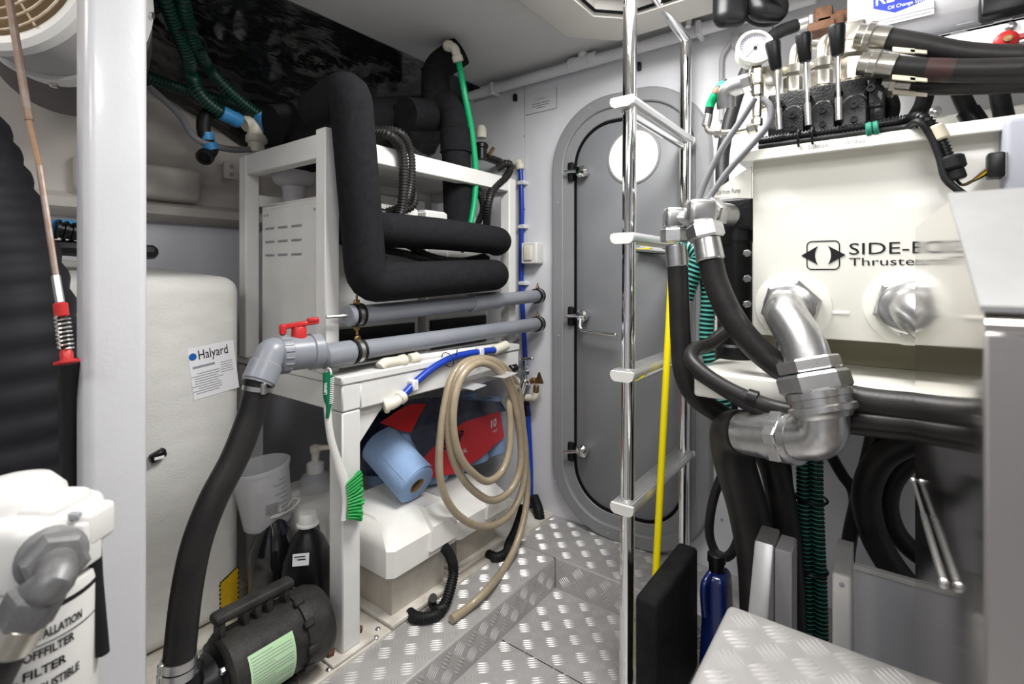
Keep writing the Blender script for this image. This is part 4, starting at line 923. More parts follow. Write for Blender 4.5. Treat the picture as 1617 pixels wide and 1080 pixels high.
text('10', .036, fp(779, 677, .004), tl, ZZ, 'print_white', rb, width=.028, bold=.0008); text('ROLLS', .010, fp(781, 684, .004), tl, ZZ, 'print_white', rb, width=.024)
# clear hose bracket box behind coil: opaque light box back of the stand
# ================================================================ LADDER
lu, lv, lu2, lv2 = 1.004, .450, 1.378, .4515
ld = T('ladder', 'polished stainless ladder with four flat white-edged treads', 'ladder', (lu, lv, 0))
RR = .0148
MB().cyl((lu, lv, 0), (lu+.012, lv-.004, ZC-.002), RR, n=24, b=.001).build('rail', 'chrome', ld)
tpz = P(1083, 62, U=lu2-.003); q = P(1020, -30, U=1.12)
MB().tube(corner_path([V3((lu2, lv2, ZS)), V3((tpz.x, tpz.y, tpz.z)), V3((q.x, q.y, q.z))], .012, 3), RR, 20).build('rail', 'chrome', ld)
MB().tube([V3((lu2+.03, lv2-.01, ZC-.002)), P(1089, 26, U=lu2+.01), V3((tpz.x+.008, tpz.y-.004, tpz.z+.035))], .008, 12).build('hand_loop', 'chrome', ld)
d = V3((lu2-lu, lv2-lv, 0)).normalized(); s_ = V3((-d.y, d.x, 0)); LL = V3((lu2-lu, lv2-lv, 0)).length
for y in (160, 373, 588, 795):
    z = P(992, y, U=lu).z
    c0 = V3((lu, lv, z))-d*.004
    # profile across tread (s = across, z): D-shaped
    pf = [(-.025, -.004), (-.023, -.010), (-.017, -.013), (.017, -.013), (.023, -.010), (.025, -.004), (.024, .002)]
    for k in range(7): x = .0195-.0065*k; pf += [(x+.0022, .005), (x+.0016, .007), (x-.0016, .007), (x-.0022, .005)]
    pf += [(-.024, .002)]
    tr_ = MB().loops([[c0+s_*a+ZZ*h+d*l for a, h in pf] for l in (-.016, LL+.018)]).build('tread', 'alu_plain', ld)
    for l in (-.017, LL+.017):
        MB().loops([[c0+s_*a*1.06+ZZ*h*1.12+d*(l+e) for a, h in ((-.025, -.003), (-.022, -.011), (-.015, -.015), (.015, -.015), (.022, -.011), (.025, -.003), (.023, .004), (-.023, .004))] for e in (-.004, .004)]).build('end_cap', 'plastic_white', tr_)
    MB().cyl(c0-ZZ*.020, c0-ZZ*.020+d*LL, .0095, n=14).build('tread_tube', 'chrome', tr_)
b = MB()
# yellow pole
ym = T('boat_hook', 'bright yellow pole leaning behind the hydraulic hoses beside the ladder', 'pole', P(1027, 1058, V=.413))
MB().tube([P(1027, 1070, V=.413), P(1062, 395, V=.413)], .0078, 14, dome=True).build('pole', 'yellow', ym)
# black padded board
bu0, bv0 = 1.0, .4215; bd = T('foam_board', 'thick black foam pad standing on edge beside the ladder foot', 'pad', (1.1, .38, 0))
b0 = P(1000, 940, V=.402); b1 = P(1070, 862, V=.402)
MB().rbox(((b0.x+b1.x)/2, .377, b0.z/2), (b1.x-b0.x, .046, b0.z), .010, 3).build('pad', 'foam_pad' if 'foam_pad' in M else 'rubber_black', bd)
# ================================================================ RIGHT SIDE
# plinth
pz_, pu, pvv = .42, .7826, .1916
b = MB(); r = .012; prof = [(0, 0)]
pl = MB().rbox((pu/2-.05, pvv-.45, pz_/2), (pu+.1, .90, pz_), .010, 3).struct('plinth', 'alu_tread')
b = MB(); tread(b, (pu-.60, pvv-.62, pz_), UX, VY, .592, .612, ZZ); tread(b, (pu-.60, pvv, .03), UX, ZZ, .59, pz_-.04, VY); o = b.build('tread_bar', 'alu_bar', pl); o['kind'] = 'stuff'
# stainless box
bxs = T('stainless_cabinet', 'polished stainless steel cabinet with a sloping lid beside the white tank', 'cabinet', (.55, -.2, pz_))
def cvs(u): return -.022-.014*(.77-u)/.438
pf = [(.77, pz_), (.77, .948), (.762, .954), (.45, .950), (.338, .884), (.332, .876), (.332, pz_)]
MB().loops([[V3((u, v if v < -.2 else cvs(u), z)) for u, z in pf] for v in (-.03, -.42)]).build('cabinet_body', 'steel_mirror', bxs, sharp=15)
MB().bx(.326, .3318, -.42, cvs(.33)+.001, pz_, .872, .002).build('front_panel', 'steel_brushed', bxs)
lidp = [V3((.452, cvs(.45)+.002, .9515)), V3((.332, cvs(.33)+.002, .8815)), V3((.332, -.422, .8815)), V3((.452, -.422, .9515))]
MB().prism(lidp, V3((-.001, 0, .003))).build('lid', 'alu_plain', bxs)
for (ua, za, ub, zb2) in ((.74, .663, .455, .688),):
    p, q = V3((ua, cvs(ua)+.0035, za)), V3((ub, cvs(ub)+.0035, zb2)); k_ = 1 if za < .7 else .55; s_ = MB().tube([p, p.lerp(q, .45), p.lerp(q, .46), q], [.0017*k_, .0017*k_, .0025*k_, .0025*k_], 12).build('gas_strut', 'zinc', bxs)
    for k in (p, q): MB().ball(k, .0034, 12).build('ball_joint', 'zinc', s_)
# shelf carrying the tank
US, VS0 = .88, .272
zs = P(1098, 585, U=US).z
sh = T('tank_shelf', 'white moulded shelf bracket holding up the cream hydraulic tank', 'shelf', (1.1, 0, zs-.045))
MB().rbox(((US+UW-.002)/2, (VS0-.55)/2, zs-.022), (UW-US-.002, VS0+.55, .045), .006, 3).build('shelf_board', 'cream', sh)
MB().bx(1.10, UW-.001, -.55, VS0-.06, zs+.0, .785, .002).build('back_block', 'olive', sh)
MB().prism([V3((u, .205, z)) for u, z in ((1.0, zs-.045), (UW-.001, zs-.045), (UW-.001, zs-.30))], (0, .02, 0)).build('gusset', 'cream', sh)
# tank
UTk = .98; vt0 = P(1188, 400, U=UTk).y; zb_, zt2 = P(1190, 528, U=UTk).z, 1.104
tk = T('hydraulic_tank', 'cream hydraulic oil tank with black maker lettering on its front', 'tank', (1.15, -.1, zs))
MB().rbox(((UTk+1.36)/2, (vt0-.50)/2, (zb_+zt2)/2), (1.36-UTk, vt0+.50, zt2-zb_), .004, 2).build('tank_body', 'cream', tk)
b = MB(); 
for v in (vt0-.05, -.30):
    q = V3((1.03, v, zs)); MB().lathe([(.024, 0), (.024, .003), (.016, .004), (.016, .018), (.021, .019), (.021, zb_-zs)], q, ZZ, 18).build('rubber_mount', 'zinc', tk)
q = P(1322, 494, U=UTk); MB().rbox((UTk, q.y, q.z), (.004, .034, .006), .0018, 2).build('moulded_mark', 'cream', tk)
# decals
def rect_outline(cx, cy_, w, h, r, t, u):
    L = lambda ww, hh, rr, uu: [V3((uu, y, z)) for y, z in rrect(cx, cy_, ww, hh, rr, 5)]
    return [L(w, h, r, u), L(w, h, r, u-.0006), L(w-2*t, h-2*t, r-t, u-.0006), L(w-2*t, h-2*t, r-t, u)]
lc = P(1299.5, 403, U=UTk); lw = abs(P(1273, 403, U=UTk).y-P(1326, 403, U=UTk).y); lh = P(1299, 380, U=UTk).z-P(1299, 426, U=UTk).z
MB().loops(rect_outline(lc.y, lc.z, lw, lh, .008, .0016, UTk-.0003), cap=False).build('logo_frame', 'print_dark', tk)
for s in (1, -1):
    b = MB(); yy = lambda k: lc.y+s*k
    pts = [V3((UTk-.0012, yy(lw*.66), lc.z)), V3((UTk-.0012, yy(lw*.15), lc.z+lh*.32))]
    for k in range(1, 8): q_ = 1-2*k/8; pts.append(V3((UTk-.0012, yy(lw*(.15+.09*(1-q_*q_))), lc.z+lh*.32*q_)))
    pts.append(V3((UTk-.0012, yy(lw*.15), lc.z-lh*.32)))
    b.prism(pts, (.0006, 0, 0)); b.build('logo_arrow', 'print_dark', tk)
def tq(x, y): return P(x, y, U=UTk-.0008)
text('SIDE-POWER', .0265, tq(1341, 402), -VY, ZZ, 'print_dark', tk, width=.198); text('Thruster Systems', .0180, tq(1341, 419.5), -VY, ZZ, 'print_dark', tk, width=.185)
# suction pipes
UE = .845
def flange(c, r):
    MB().lathe([(r*1.75, 0), (r*1.70, .003), (r*1.45, .006), (r*1.2, .006)], (UTk, c.y, c.z), -UX, 36).build('boss', 'cream', tk)
c = P(1251, 484, U=UTk); flange(c, .034)
el = T('suction_elbow', 'large galvanised suction pipe with union nuts bending down from the tank front', 'pipe', c, 'galvanised suction pipes on the tank')
b = MB(); b.hexn((UTk-.004, c.y, c.z), (UTk-.026, c.y, c.z), .047, b=.005); b.lathe([(.036, .026), (.039, .030), (.039, .036), (.033, .040)], (UTk, c.y, c.z), -UX, 32); b.build('hex_flange', 'zinc', el)
p = [V3((UTk-.02, c.y, c.z)), V3((UE+.045, c.y, c.z-.004)), P(1268, 540, U=UE+.004), P(1280, 584, U=UE-.02)]
MB().tube(resample(corner_path(p, .05, 10), .006), .0305, 30).build('elbow_pipe', 'zinc', el)
a, e = P(1274, 566, U=UE-.019), P(1302, 655, U=UE-.03); d = (e-a).normalized(); Ld = (e-a).length
b = MB(); b.hexn(a, a+d*.018, .041); b.hexn(a+d*.020, a+d*.046, .047, b=.004); b.build('union_nut', 'zinc', el)
b = MB(); b.lathe([(.036, .044), (.042, .046), (.042, .054), (.039, .055), (.039, .064), (.043, .066), (.043, .073), (.037, .076), (.033, .082)], a, d, 32); b.build('union_collar', 'zinc', el)
x0 = a+d*.07; p = [x0, P(1301, 690, U=UE-.03), P(1225, 692, U=UE+.005)]
MB().tube(resample(corner_path(p, .055, 10), .006), .0315, 30).build('lower_elbow', 'zinc', el)
h0, h1 = P(1262, 694, U=UE-.010), P(1172, 683, U=UE+.030); d2 = (h1-h0).normalized(); Lh = (h1-h0).length
b = MB(); b.lathe([(.030, 0), (.036, .002), (.036, .012), (.033, .014), (.036, .016), (.036, .045), (.034, .047), (.034, Lh*.8), (.032, Lh)], h0, d2, 32); b.hexn(h0+d2*.014, h0+d2*.034, .041); b.build('hose_tail', 'zinc', el)
c2_ = P(1436, 484, U=UTk); flange(c2_, .034)
el2 = T('suction_elbow', 'second galvanised pipe fitting on the tank front, half hidden by the stainless cabinet', 'pipe', c2_, 'galvanised suction pipes on the tank')
b = MB(); b.hexn((UTk-.004, c2_.y, c2_.z), (UTk-.026, c2_.y, c2_.z), .047, b=.005); b.lathe([(.036, .026), (.039, .030), (.039, .036), (.033, .040)], (UTk, c2_.y, c2_.z), -UX, 32); b.build('hex_flange', 'zinc', el2)
p = [V3((UTk-.02, c2_.y, c2_.z)), V3((UE+.05, c2_.y-.01, c2_.z-.004)), V3((UE+.04, c2_.y-.06, c2_.z-.05)), V3((UE+.04, c2_.y-.08, c2_.z-.10))]
MB().tube(resample(corner_path(p, .04, 8), .008), .0305, 28).build('elbow_pipe', 'zinc', el2)
# ---- pump fittings left of the tank, with hoses
UF = .935
def hoseN(pts, r, label, group=None, mt='hose_black', name='hydraulic_hose', n=16, sub=8, dome=False):
    t = T(name, label, 'hose', pts[-1], group); MB().tube(resample(catmull(pts, sub), .01), r, n, dome=dome).build('hose', mt, t); return t
# fitting 1
t1 = T('hydraulic_hose', 'black hydraulic hose hanging straight from the left steel elbow beside the tank', 'hose', P(1075, 560, U=UF), 'hydraulic hoses by the tank')
b = MB(); q = P(1064, 345, U=UF); qa = P(1100, 346, U=UF+.01)
b.rbox(q, (.036, .036, .040), .008, 3, ax=(V3((.6, -.8, 0)), V3((.8, .6, 0)), ZZ)); b.tube([q, qa], .017, 16); b.hexn(q-ZZ*.019, q-ZZ*.044, .0245); b.build('steel_elbow', 'zinc', t1)
f0 = P(1067, 386, U=UF); f1 = P(1070, 422, U=UF); MB().cyl(f0, f1, .0195, n=24).build('crimp_sleeve', 'zinc', t1)
MB().tube(resample(catmull([f1]+tr('U', UF, [(1072, 470), (1075, 540), (1080, 590), (1100, 628, .95), (1140, 655, .98), (1172, 676, 1.0)]), 8), .01), .0185, 18).build('hose', 'hose_black', t1)
# fitting 2
t2 = T('hydraulic_hose', 'black hydraulic hose sweeping from the right steel elbow under the tank front', 'hose', P(1250, 600, U=.9), 'hydraulic hoses by the tank')
q = P(1106, 335, U=UF-.03); b = MB(); b.rbox(q, (.050, .040, .044), .011, 3, ax=(V3((.6, -.8, 0)), V3((.8, .6, 0)), ZZ)); qq = P(1150, 340, U=1.0); b.tube([q, qq], .022, 18); b.hexn(q+(qq-q)*.25, q+(qq-q)*.55, .028); e = P(1116, 378, U=UF-.035); dn = (e-q).normalized(); b.hexn(q+dn*.022, q+dn*.050, .031, b=.004); b.build('steel_elbow', 'zinc', t2)
f0 = q+dn*.048; f1 = P(1122, 412, U=UF-.04); MB().cyl(f0, f1, .0225, .0235, n=24).build('crimp_sleeve', 'zinc', t2)
MB().tube(resample(catmull([f1]+tr('U', UF-.04, [(1132, 450), (1155, 500), (1190, 545, .90), (1230, 578, .90), (1280, 608, .872), (1350, 632, .857), (1450, 645, .845), (1540, 650, .84)]), 8), .01), .0205, 18).build('hose', 'hose_black', t2)
t3 = hoseN(tr('U', .9, [(1150, 520, 1.0), (1118, 545, .96), (1096, 552, .915), (1092, 570, .88), (1120, 596, .865), (1165, 622, .86), (1230, 646, .862), (1330, 660, .846), (1450, 672, .835), (1560, 676, .83)]), .0125, 'black hose lying across the front of the white shelf, upper of two', 'hydraulic hoses by the tank')
band(t3, P(1188, 630, U=.862), V3((0, -1, -.2)).normalized(), .0135, 'plastic_black')
t4 = hoseN(tr('U', .9, [(1100, 590, .872), (1150, 622, .858), (1190, 645, .860), (1240, 662, .862), (1330, 674, .85), (1450, 686, .84), (1560, 690, .835)]), .009, 'thin black hose lying across the front of the white shelf, lower of two', 'hydraulic hoses by the tank')
# filter canister left of tank
fc_ = P(1160, 420, U=1.06); ff = T('return_filter', 'black cylindrical oil filter housing hanging beside the cream tank', 'filter', (fc_.x, fc_.y, P(1160, 590, U=1.06).z))
zA, zB = P(1160, 590, U=1.06).z, P(1160, 345, U=1.06).z
MB().lathe([(.020, zA), (.034, zA+.006), (.036, zA+.02), (.036, zA+.055), (.032, zA+.06), (.032, zB-.05), (.036, zB-.045), (.036, zB)], (fc_.x, fc_.y, 0), ZZ, 28).build('housing', 'plastic_black', ff)
MB().rbox((fc_.x, fc_.y+.0, zB+.005), (.07, .08, .06), .006, 3).build('filter_head', 'cast_black', ff)
for i in range(4):
    q = P(1181, 400+40*i, U=1.02); MB().hexn(q, q-UX*.012, .007).build('bolt', 'zinc', ff)
# bracket plate with text left of tank
bpz = [P(1112, 312, U=.965), P(1186, 262, U=.965), P(1186, 313, U=.965)]
br_ = T('bracket_plate', 'cream triangular bracket plate at the left end of the valve shelf', 'bracket', bpz[0])
MB().prism(bpz, (.008, 0, 0)).build('plate', 'cream', br_)
text('Oil from Pump', .012, P(1132, 308, U=.9645), -VY+ZZ*.03, ZZ, 'print_dark', br_, width=.040)
# valve shelf lip
UL = .95; vl0 = P(1153, 250, U=UL).y
ls = T('valve_shelf', 'cream folded shelf above the tank carrying the valve bank', 'shelf', (1.1, -.1, 1.105))
MB().bx(UL, UW-.001, -.55, vl0, 1.1045, 1.1125, .002).build('shelf_top', 'cream', ls)
MB().bx(UL-.003, UL+.004, -.55, vl0, 1.094, 1.1128, .0015).build('shelf_lip', 'cream', ls)
for s, x, wdt in (('Stabilizer', 1276, .030), ('Windlass', 1334, .026)):
    text(s, .010, P(x, 243-(x-1218)*.125, U=UL-.0034), -VY, ZZ, 'print_grey', ls, width=wdt)
for x, y in ((1260, 248), (1360, 235)):
    q = P(x, y, U=UL+.01); MB().lathe([(.004, 0), (.004, .005), (0, .006)], (q.x, q.y, 1.1045), -ZZ, 10).build('screw', 'zinc', ls)
ZV = 1.1125
# wall-mounted bits behind shelf
# valve bank
UV = .985
vbk = T('valve_bank', 'black cast hydraulic control valve bank with three lever sections', 'valve', (1.01, .08, ZV))
va0, va1 = P(1212, 190, U=UV).y, P(1370, 190, U=UV).y
zlo = ZV; zhi = 1.215
MB().rbox((UV+.045, (va0+va1)/2, (zlo+zhi)/2), (.09, abs(va0-va1), zhi-zlo), .004, 2).build('valve_body', 'cast_black', vbk)
ve = P(1398, 190, U=UV).y; MB().rbox((UV+.045, (va1+ve)/2, (zlo+zhi)/2+.004), (.088, abs(va1-ve)-.002, zhi-zlo), .003, 2).build('end_plate', 'cast_black', vbk)
MB().bx(UV-.001, UV, ve, va1, 1.162, 1.165, .0004).build('end_joint', 'gasket', vbk)
for x in (1253, 1300, 1349):
    q = P(x, 182, U=UV-.016)
    def arch(hw, h0, h1, u, n=8):
        return [V3((u, q.y+hw, h0)), V3((u, q.y-hw, h0))]+[V3((u, q.y-hw*math.cos(math.pi*k/n), h1+hw*math.sin(math.pi*k/n))) for k in range(n+1)]
    s_ = MB().loops([arch(.0175, ZV+.006, 1.165, UV+.002), arch(.0175, ZV+.006, 1.165, UV-.022), arch(.015, ZV+.009, 1.164, UV-.026)]).build('lever_cap', 'cast_black', vbk)
    for dz in (.030, .052): MB().lathe([(.0055, 0), (.0055, .004), (.003, .004), (.003, .002), (0, .002)], (UV-.026, q.y, ZV+dz), -UX, 12).build('cap_screw', 'plastic_black', s_)
    for sg in (-1, 1): MB().lathe([(.006, 0), (.006, .008), (.003, .008), (.003, .004), (0, .004)], (UV-.002, q.y+sg*.021, 1.192), -UX, 12).build('body_screw', 'plastic_black', vbk)
    MB().bx(UV-.030, UV, q.y-.012, q.y+.012, ZV+.001, ZV+.010, .002).build('cap_foot', 'plastic_black', vbk)
for i, (xb, yb, xt, yt, xe, ye) in enumerate(((1231, 205, 1226, 110, 1220, 66), (1277, 198, 1272, 98, 1268, 54), (1325, 190, 1323, 88, 1321, 40))):
    uu = UV-.034; p0, p1, p2 = P(xb, yb, U=uu), P(xt, yt, U=uu-.005), P(xe, ye, U=uu-.010); p0.z = max(p0.z, ZV+.004)
    k = MB().tube([p0, p0.lerp(p1, .35), p0.lerp(p1, .36), p1], [.0055, .0055, .0035, .0035], 12).build('lever_rod', 'steel_bright', vbk)
    d = (p2-p1).normalized(); L = (p2-p1).length; MB().lathe([(.0075, 0), (.009, .003), (.0125, L-.004), (.0115, L), (0, L+.001)], p1, d, 20).build('lever_grip', 'plastic_black', k)
# top port fittings
def port(x, ybase, y1, y2, r, u, t=vbk, mt='zinc_yellow'):
    a = P(x, ybase, U=u); a.z = zhi-.001; z1 = P(x, y1, U=u).z; z2 = P(x, y2, U=u).z
    b = MB(); b.lathe([(r*.95, 0), (r*.95, .004), (r*.8, .005)], a, ZZ, 20); b.hexn(a+ZZ*.004, V3((a.x, a.y, a.z+(z1-a.z)*.62)), r*1.05); b.hexn(V3((a.x, a.y, a.z+(z1-a.z)*.66)), V3((a.x, a.y, z1)), r*1.15); b.build('port_fitting', mt, t); return V3((a.x, a.y, z1))
f1 = port(1252, 145, 103, 0, .0145, UV+.03); f2 = port(1298, 138, 93, 0, .0155, UV+.025); f3 = port(1346, 130, 68, 0, .021, UV+.03)
b = MB(); b.tube(resample(corner_path([f1, f1+V3((.0, -.004, .035)), f1+V3((.06, -.05, .045))], .022), .005), .0085, 14); b.build('bent_tube', 'zinc_yellow', vbk)
b = MB(); b.tube(resample(corner_path([f2, f2+V3((0, -.002, .034)), f2+V3((.05, -.055, .040))], .022), .005), .0095, 14); b.build('bent_tube', 'zinc_yellow', vbk)
b = MB(); b.rbox(f3+ZZ*.012, (.040, .040, .036), .006, 3); b.build('port_elbow', 'zinc_yellow', vbk)
b = MB(); q = P(1214, 150, U=UV+.02); b.hexn((q.x, q.y, zhi-.02), (q.x, q.y, zhi+.030), .018); b.rbox(P(1208, 126, U=UV+.02), (.034, .05, .040), .005, 2); b.build('side_block', 'zinc_yellow', vbk)
# tee tower under the gauge
tw = T('gauge_manifold', 'stack of bright steel hydraulic fittings under the pressure gauge', 'fitting', P(1194, 215, U=UV-.01))
ug = UV-.012
def seg(x, ya, yb, r, hexa=False, u=ug): 
    a, e = P(x, ya, U=u), P(x, yb, U=u); (b.hexn if hexa else b.cyl)(a, e, r)
b = MB(); seg(1195, 200, 186, .0095, True); seg(1195, 186, 152, .0075, True); seg(1195, 152, 134, .0085, True); seg(1195, 134, 108, .010, True); b.build('fitting_stack', 'zinc_yellow', tw)
b = MB(); b.cyl(P(1195, 108, U=ug), P(1195, 103, U=ug), .0075); b.build('brass_stem', 'rust', tw)
b = MB(); a, e = P(1195, 125, U=ug), P(1145, 142, U=ug); d = (e-a).normalized(); b.hexn(a.lerp(e, .15), a.lerp(e, .5), .016); b.tube(resample(corner_path([a.lerp(e, .45), e, e-ZZ*.03+UX*.01], .02), .006), .0165, 20); b.build('banjo_elbow', 'zinc', tw)
b = MB(); b.hexn(P(1195, 200, U=ug), P(1180, 205, U=ug), .010); b.tube(corner_path([P(1195, 198, U=ug), P(1180, 204, U=ug), P(1150, 210, U=ug), P(1118, 208, U=ug), P(1115, 196, U=ug)], .012), .0055, 12); b.hexn(P(1140, 210, U=ug), P(1128, 210, U=ug), .009); b.build('thin_pipe', 'zinc_yellow', tw)
hs_ = T('pilot_hose', 'small black hose with green and orange bands curving into the steel fittings', 'hose', P(1118, 196, U=ug))
hp3 = catmull(tr('U', ug, [(1118, 186), (1122, 165), (1132, 145), (1144, 130, 1.0)]), 8); MB().tube(hp3, .0075, 12).build('hose', 'rubber_black', hs_)
MB().cyl(P(1115, 200, U=ug), P(1119, 180, U=ug), .0085, n=14).build('crimp', 'zinc', hs_)
for i, (a_, e_, m_) in enumerate(((.25, .42, 'green_hose'), (.45, .60, 'green_hose'), (.62, .72, 'rust'), (.75, .92, 'green_hose'))):
    n_ = len(hp3)-1; MB().tube(hp3[int(a_*n_):int(e_*n_)+1] if int(e_*n_) > int(a_*n_) else hp3[-2:], .0078, 12).build('colour_band', m_, hs_)
# gauge
gc = P(1191, 78, U=ug-.004); gn = V3((-.86, -.45, .12)).normalized()
gg = T('pressure_gauge', 'round white pressure gauge with a cream bezel above the valve bank', 'gauge', gc)
MB().lathe([(.020, -.022), (.027, -.020), (.028, .0), (.0315, .001), (.0315, .008), (.0295, .010), (.0265, .009), (.026, .005)], gc, gn, 36, cap=False).build('bezel', 'cream', gg)
gf = MB().lathe([(.0265, .004), (.0265, .0045)], gc, gn, 36).build('dial', 'gauge_face', gg)
gr_ = ZZ.cross(gn).normalized(); gu = gn.cross(gr_)
b = MB()
for k in range(25):
    a_ = math.radians(225-270*k/24); d = gr_*math.cos(a_)+gu*math.sin(a_); b.box(gc+gn*.0050+d*.0215, (.003 if k % 4 else .0048, .0006, .0005), .0001, ax=(d, gn, d.cross(gn)))
b.build('scale_mark', 'print_dark', gf)
b = MB(); d = (gr_*-.66+gu*-.75).normalized(); b.box(gc+gn*.0056+d*.006, (.030, .0006, .0011), .0001, ax=(d, gn, d.cross(gn))); b.lathe([(.003, 0), (.003, .0014)], gc+gn*.005, gn, 12); b.build('needle', 'print_dark', gf)
# three hydraulic hoses to the right
def rhose(pts, r, label, y, u, crimp):
    t = T('pressure_hose', label, 'hose', pts[-1], 'hydraulic hoses leaving the valve bank'); q = catmull(pts, 8)
    MB().tube(resample(q, .01), r, 18).build('hose', 'hose_black', t)
    a, e = P(crimp[0], crimp[1], U=u), P(crimp[2], crimp[3], U=u); d = (e-a).normalized(); L = (e-a).length
    b = MB(); b.lathe([(r*.8, 0), (r*1.05, .002), (r*1.05, L*.30), (r*1.28, L*.32), (r*1.28, L*.50), (r*1.1, L*.54), (r*1.12, L*.98), (r*1.0, L)], a, d, 22); b.hexn(a+d*L*.30, a+d*L*.52, r*1.38); b.build('crimp_fitting', 'zinc_yellow', t); return t
rh1 = rhose(tr('U', .99, [(1395, 60), (1450, 70), (1510, 83), (1570, 89), (1640, 90), (1720, 88)]), .0165, 'black hydraulic hose leaving the valve bank, topmost of three', 60, .99, (1352, 55, 1404, 61))
rh2 = rhose(tr('U', .965, [(1405, 105), (1460, 110), (1530, 112), (1600, 111), (1700, 108)]), .0165, 'black hydraulic hose with a red stained patch, middle of three', 105, .965, (1356, 100, 1414, 106))
rh3 = rhose(tr('U', 1.0, [(1430, 133), (1490, 134), (1560, 132), (1640, 128), (1720, 124)]), .0150, 'black hydraulic hose leaving the valve bank, lowest of three', 133, 1.0, (1392, 131, 1440, 134))
for (t, y0, u) in ((rh1, 78, .985), (rh2, 122, .962), (rh3, 145, .995)):
    a, e = P(1408, y0, U=u-.008), P(1465, y0+5, U=u-.008); b = MB(); b.box(a.lerp(e, .35), (.030, .004, .008), .001, ax=((e-a).normalized(), UX, ZZ)); b.box(a.lerp(e, .75), (.022, .004, .006), .001, ax=((e-a).normalized(), UX, ZZ)); b.build('hose_tag', 'tape_tan', t)
b = MB(); 
q0, q1 = P(1462, 110, U=.965), P(1506, 112, U=.965); MB().tube([q0, q1], .01675, 18).build('red_stain_sleeve', 'stain_red' if 'stain_red' in M else 'rubber_black', rh2)
# hoses rising behind the lip
for i, (pp, lb) in enumerate(([[(1402, 150), (1408, 172), (1398, 205)], 'black hose stub dropping behind the valve end plate'], [[(1462, 148), (1455, 170), (1436, 200)], 'black hose stub slanting behind the harness bend'], [[(1515, 145), (1524, 165), (1542, 200)], 'black sleeved hose stub slanting right onto the shelf'], [[(1577, 142), (1580, 160), (1588, 195)], 'black hose stub nearest the red tap on the shelf'])):
    pts = tr('U', 1.08, pp); pts[-1].z = max(pts[-1].z, ZV+.012); simple_tube('hose_stub', pts, .0125, 'rubber_black', lb, 'hose', 'hose stubs behind the valve shelf')
    if i == 2: o_ = MB().tube([P(1528, 175, U=1.075), P(1542, 196, U=1.075)], .0155, 12).top('hose_sleeve', 'plastic_black', 'black square sleeve on the slanting hose stub', 'sleeve')
# wall rail behind hoses
q0, q1 = P(1404, 182, U=1.2), P(1617, 140, U=1.2)
wr = MB().box((1.2, (q0.y+q1.y)/2-.05, ZV+.035), (.03, abs(q0.y-q1.y)+.15, .07), .004).top('mounting_rail', 'cream', 'cream mounting rail standing on the shelf behind the hoses', 'rail')
screw(wr, P(1476, 176, U=1.185), -UX, .010, 'zinc')
# harness on the lip
hn = T('wire_harness', 'black ribbed wire harness lying along the shelf lip and dropping over the tank', 'cable', P(1500, 260, U=.94))
uh = UL+.010
hz1 = tr('U', uh+.004, [(1200, 226), (1250, 222), (1310, 212), (1370, 202), (1430, 190), (1452, 184)])
for p in hz1: p.z = max(p.z, ZV+.017)
p2 = hz1[:-1]+tr('U', uh-.025, [(1455, 186), (1475, 205), (1492, 238), (1502, 265)])
MB().corr(catmull(p2, 8), .0085, .005, .0016).build('ribbed_sleeve', 'plastic_black', hn)
p3 = [V3((p.x-.010, p.y, ZV+.0052)) for p in hz1[:-1]]+tr('U', uh-.035, [(1450, 192), (1470, 215), (1484, 250), (1492, 280), (1510, 298), (1530, 312)])
MB().tube(catmull(p3, 8), .0048, 10).build('thin_cable', 'rubber_black', hn)
def wrapt(x0_, y0_, x1_, y1_, r, mt, nm, u=uh): 
    a, e = P(x0_, y0_, U=u), P(x1_, y1_, U=u); return MB().cyl(a, e, r, n=14).build(nm, mt, hn)
wrapt(1367, 207, 1378, 205, .0125, 'green_tape', 'green_tape', uh-.006); wrapt(1379, 205, 1388, 203, .0125, 'green_tape', 'green_tape', uh-.006)
wrapt(1474, 200, 1486, 222, .0115, 'tape_tan', 'tan_tape', uh-.028); wrapt(1500, 247, 1506, 268, .0155, 'rubber_black', 'splice_sleeve', uh-.028); wrapt(1506, 268, 1512, 284, .0115, 'rubber_black', 'splice_sleeve', uh-.028)
for x, y in ((1262, 222), (1284, 218)): MB().torus(P(x, y, U=uh-.006)+ZZ*.003, V3((0, 1, 0)), .015, .002, 16, 6).build('cable_tie', 'plastic_black', hn)
cn = T('connector_box', 'grey control box with a black wired plug at the right of the tank', 'control box', P(1600, 260, U=.93))
q = P(1590, 250, U=.95); MB().rbox((.955, q.y-.09, P(1590, 255, U=.95).z-.01), (.05, .19, .13), .008, 3).build('box', 'box_grey', cn)
q = P(1571, 263, U=.945); MB().rbox((.940, q.y, q.z), (.024, .018, .034), .003, 2).build('plug', 'plastic_black', cn)
MB().bx(.930, .955, P(1588, 263, U=.94).y, P(1577, 263, U=.94).y, q.z-.017, q.z+.017, .001).build('socket', 'band_grey', cn)
for i, m_ in enumerate(('rust', 'yellow', 'rubber_black')): MB().tube(catmull([P(1510, 284, U=uh-.028), P(1520, 292, U=.93), P(1535, 286, U=.93), P(1552, 272+3*i, U=.937), P(1565, 262+4*i, U=.94)], 6), .0022, 6).build('wire', m_, cn)
MB().bx(UTk-.004, UTk+.002, -.5, P(1583, 230, U=UTk).y, .99, 1.094, .001).build('white_plate', 'plastic_white', cn)
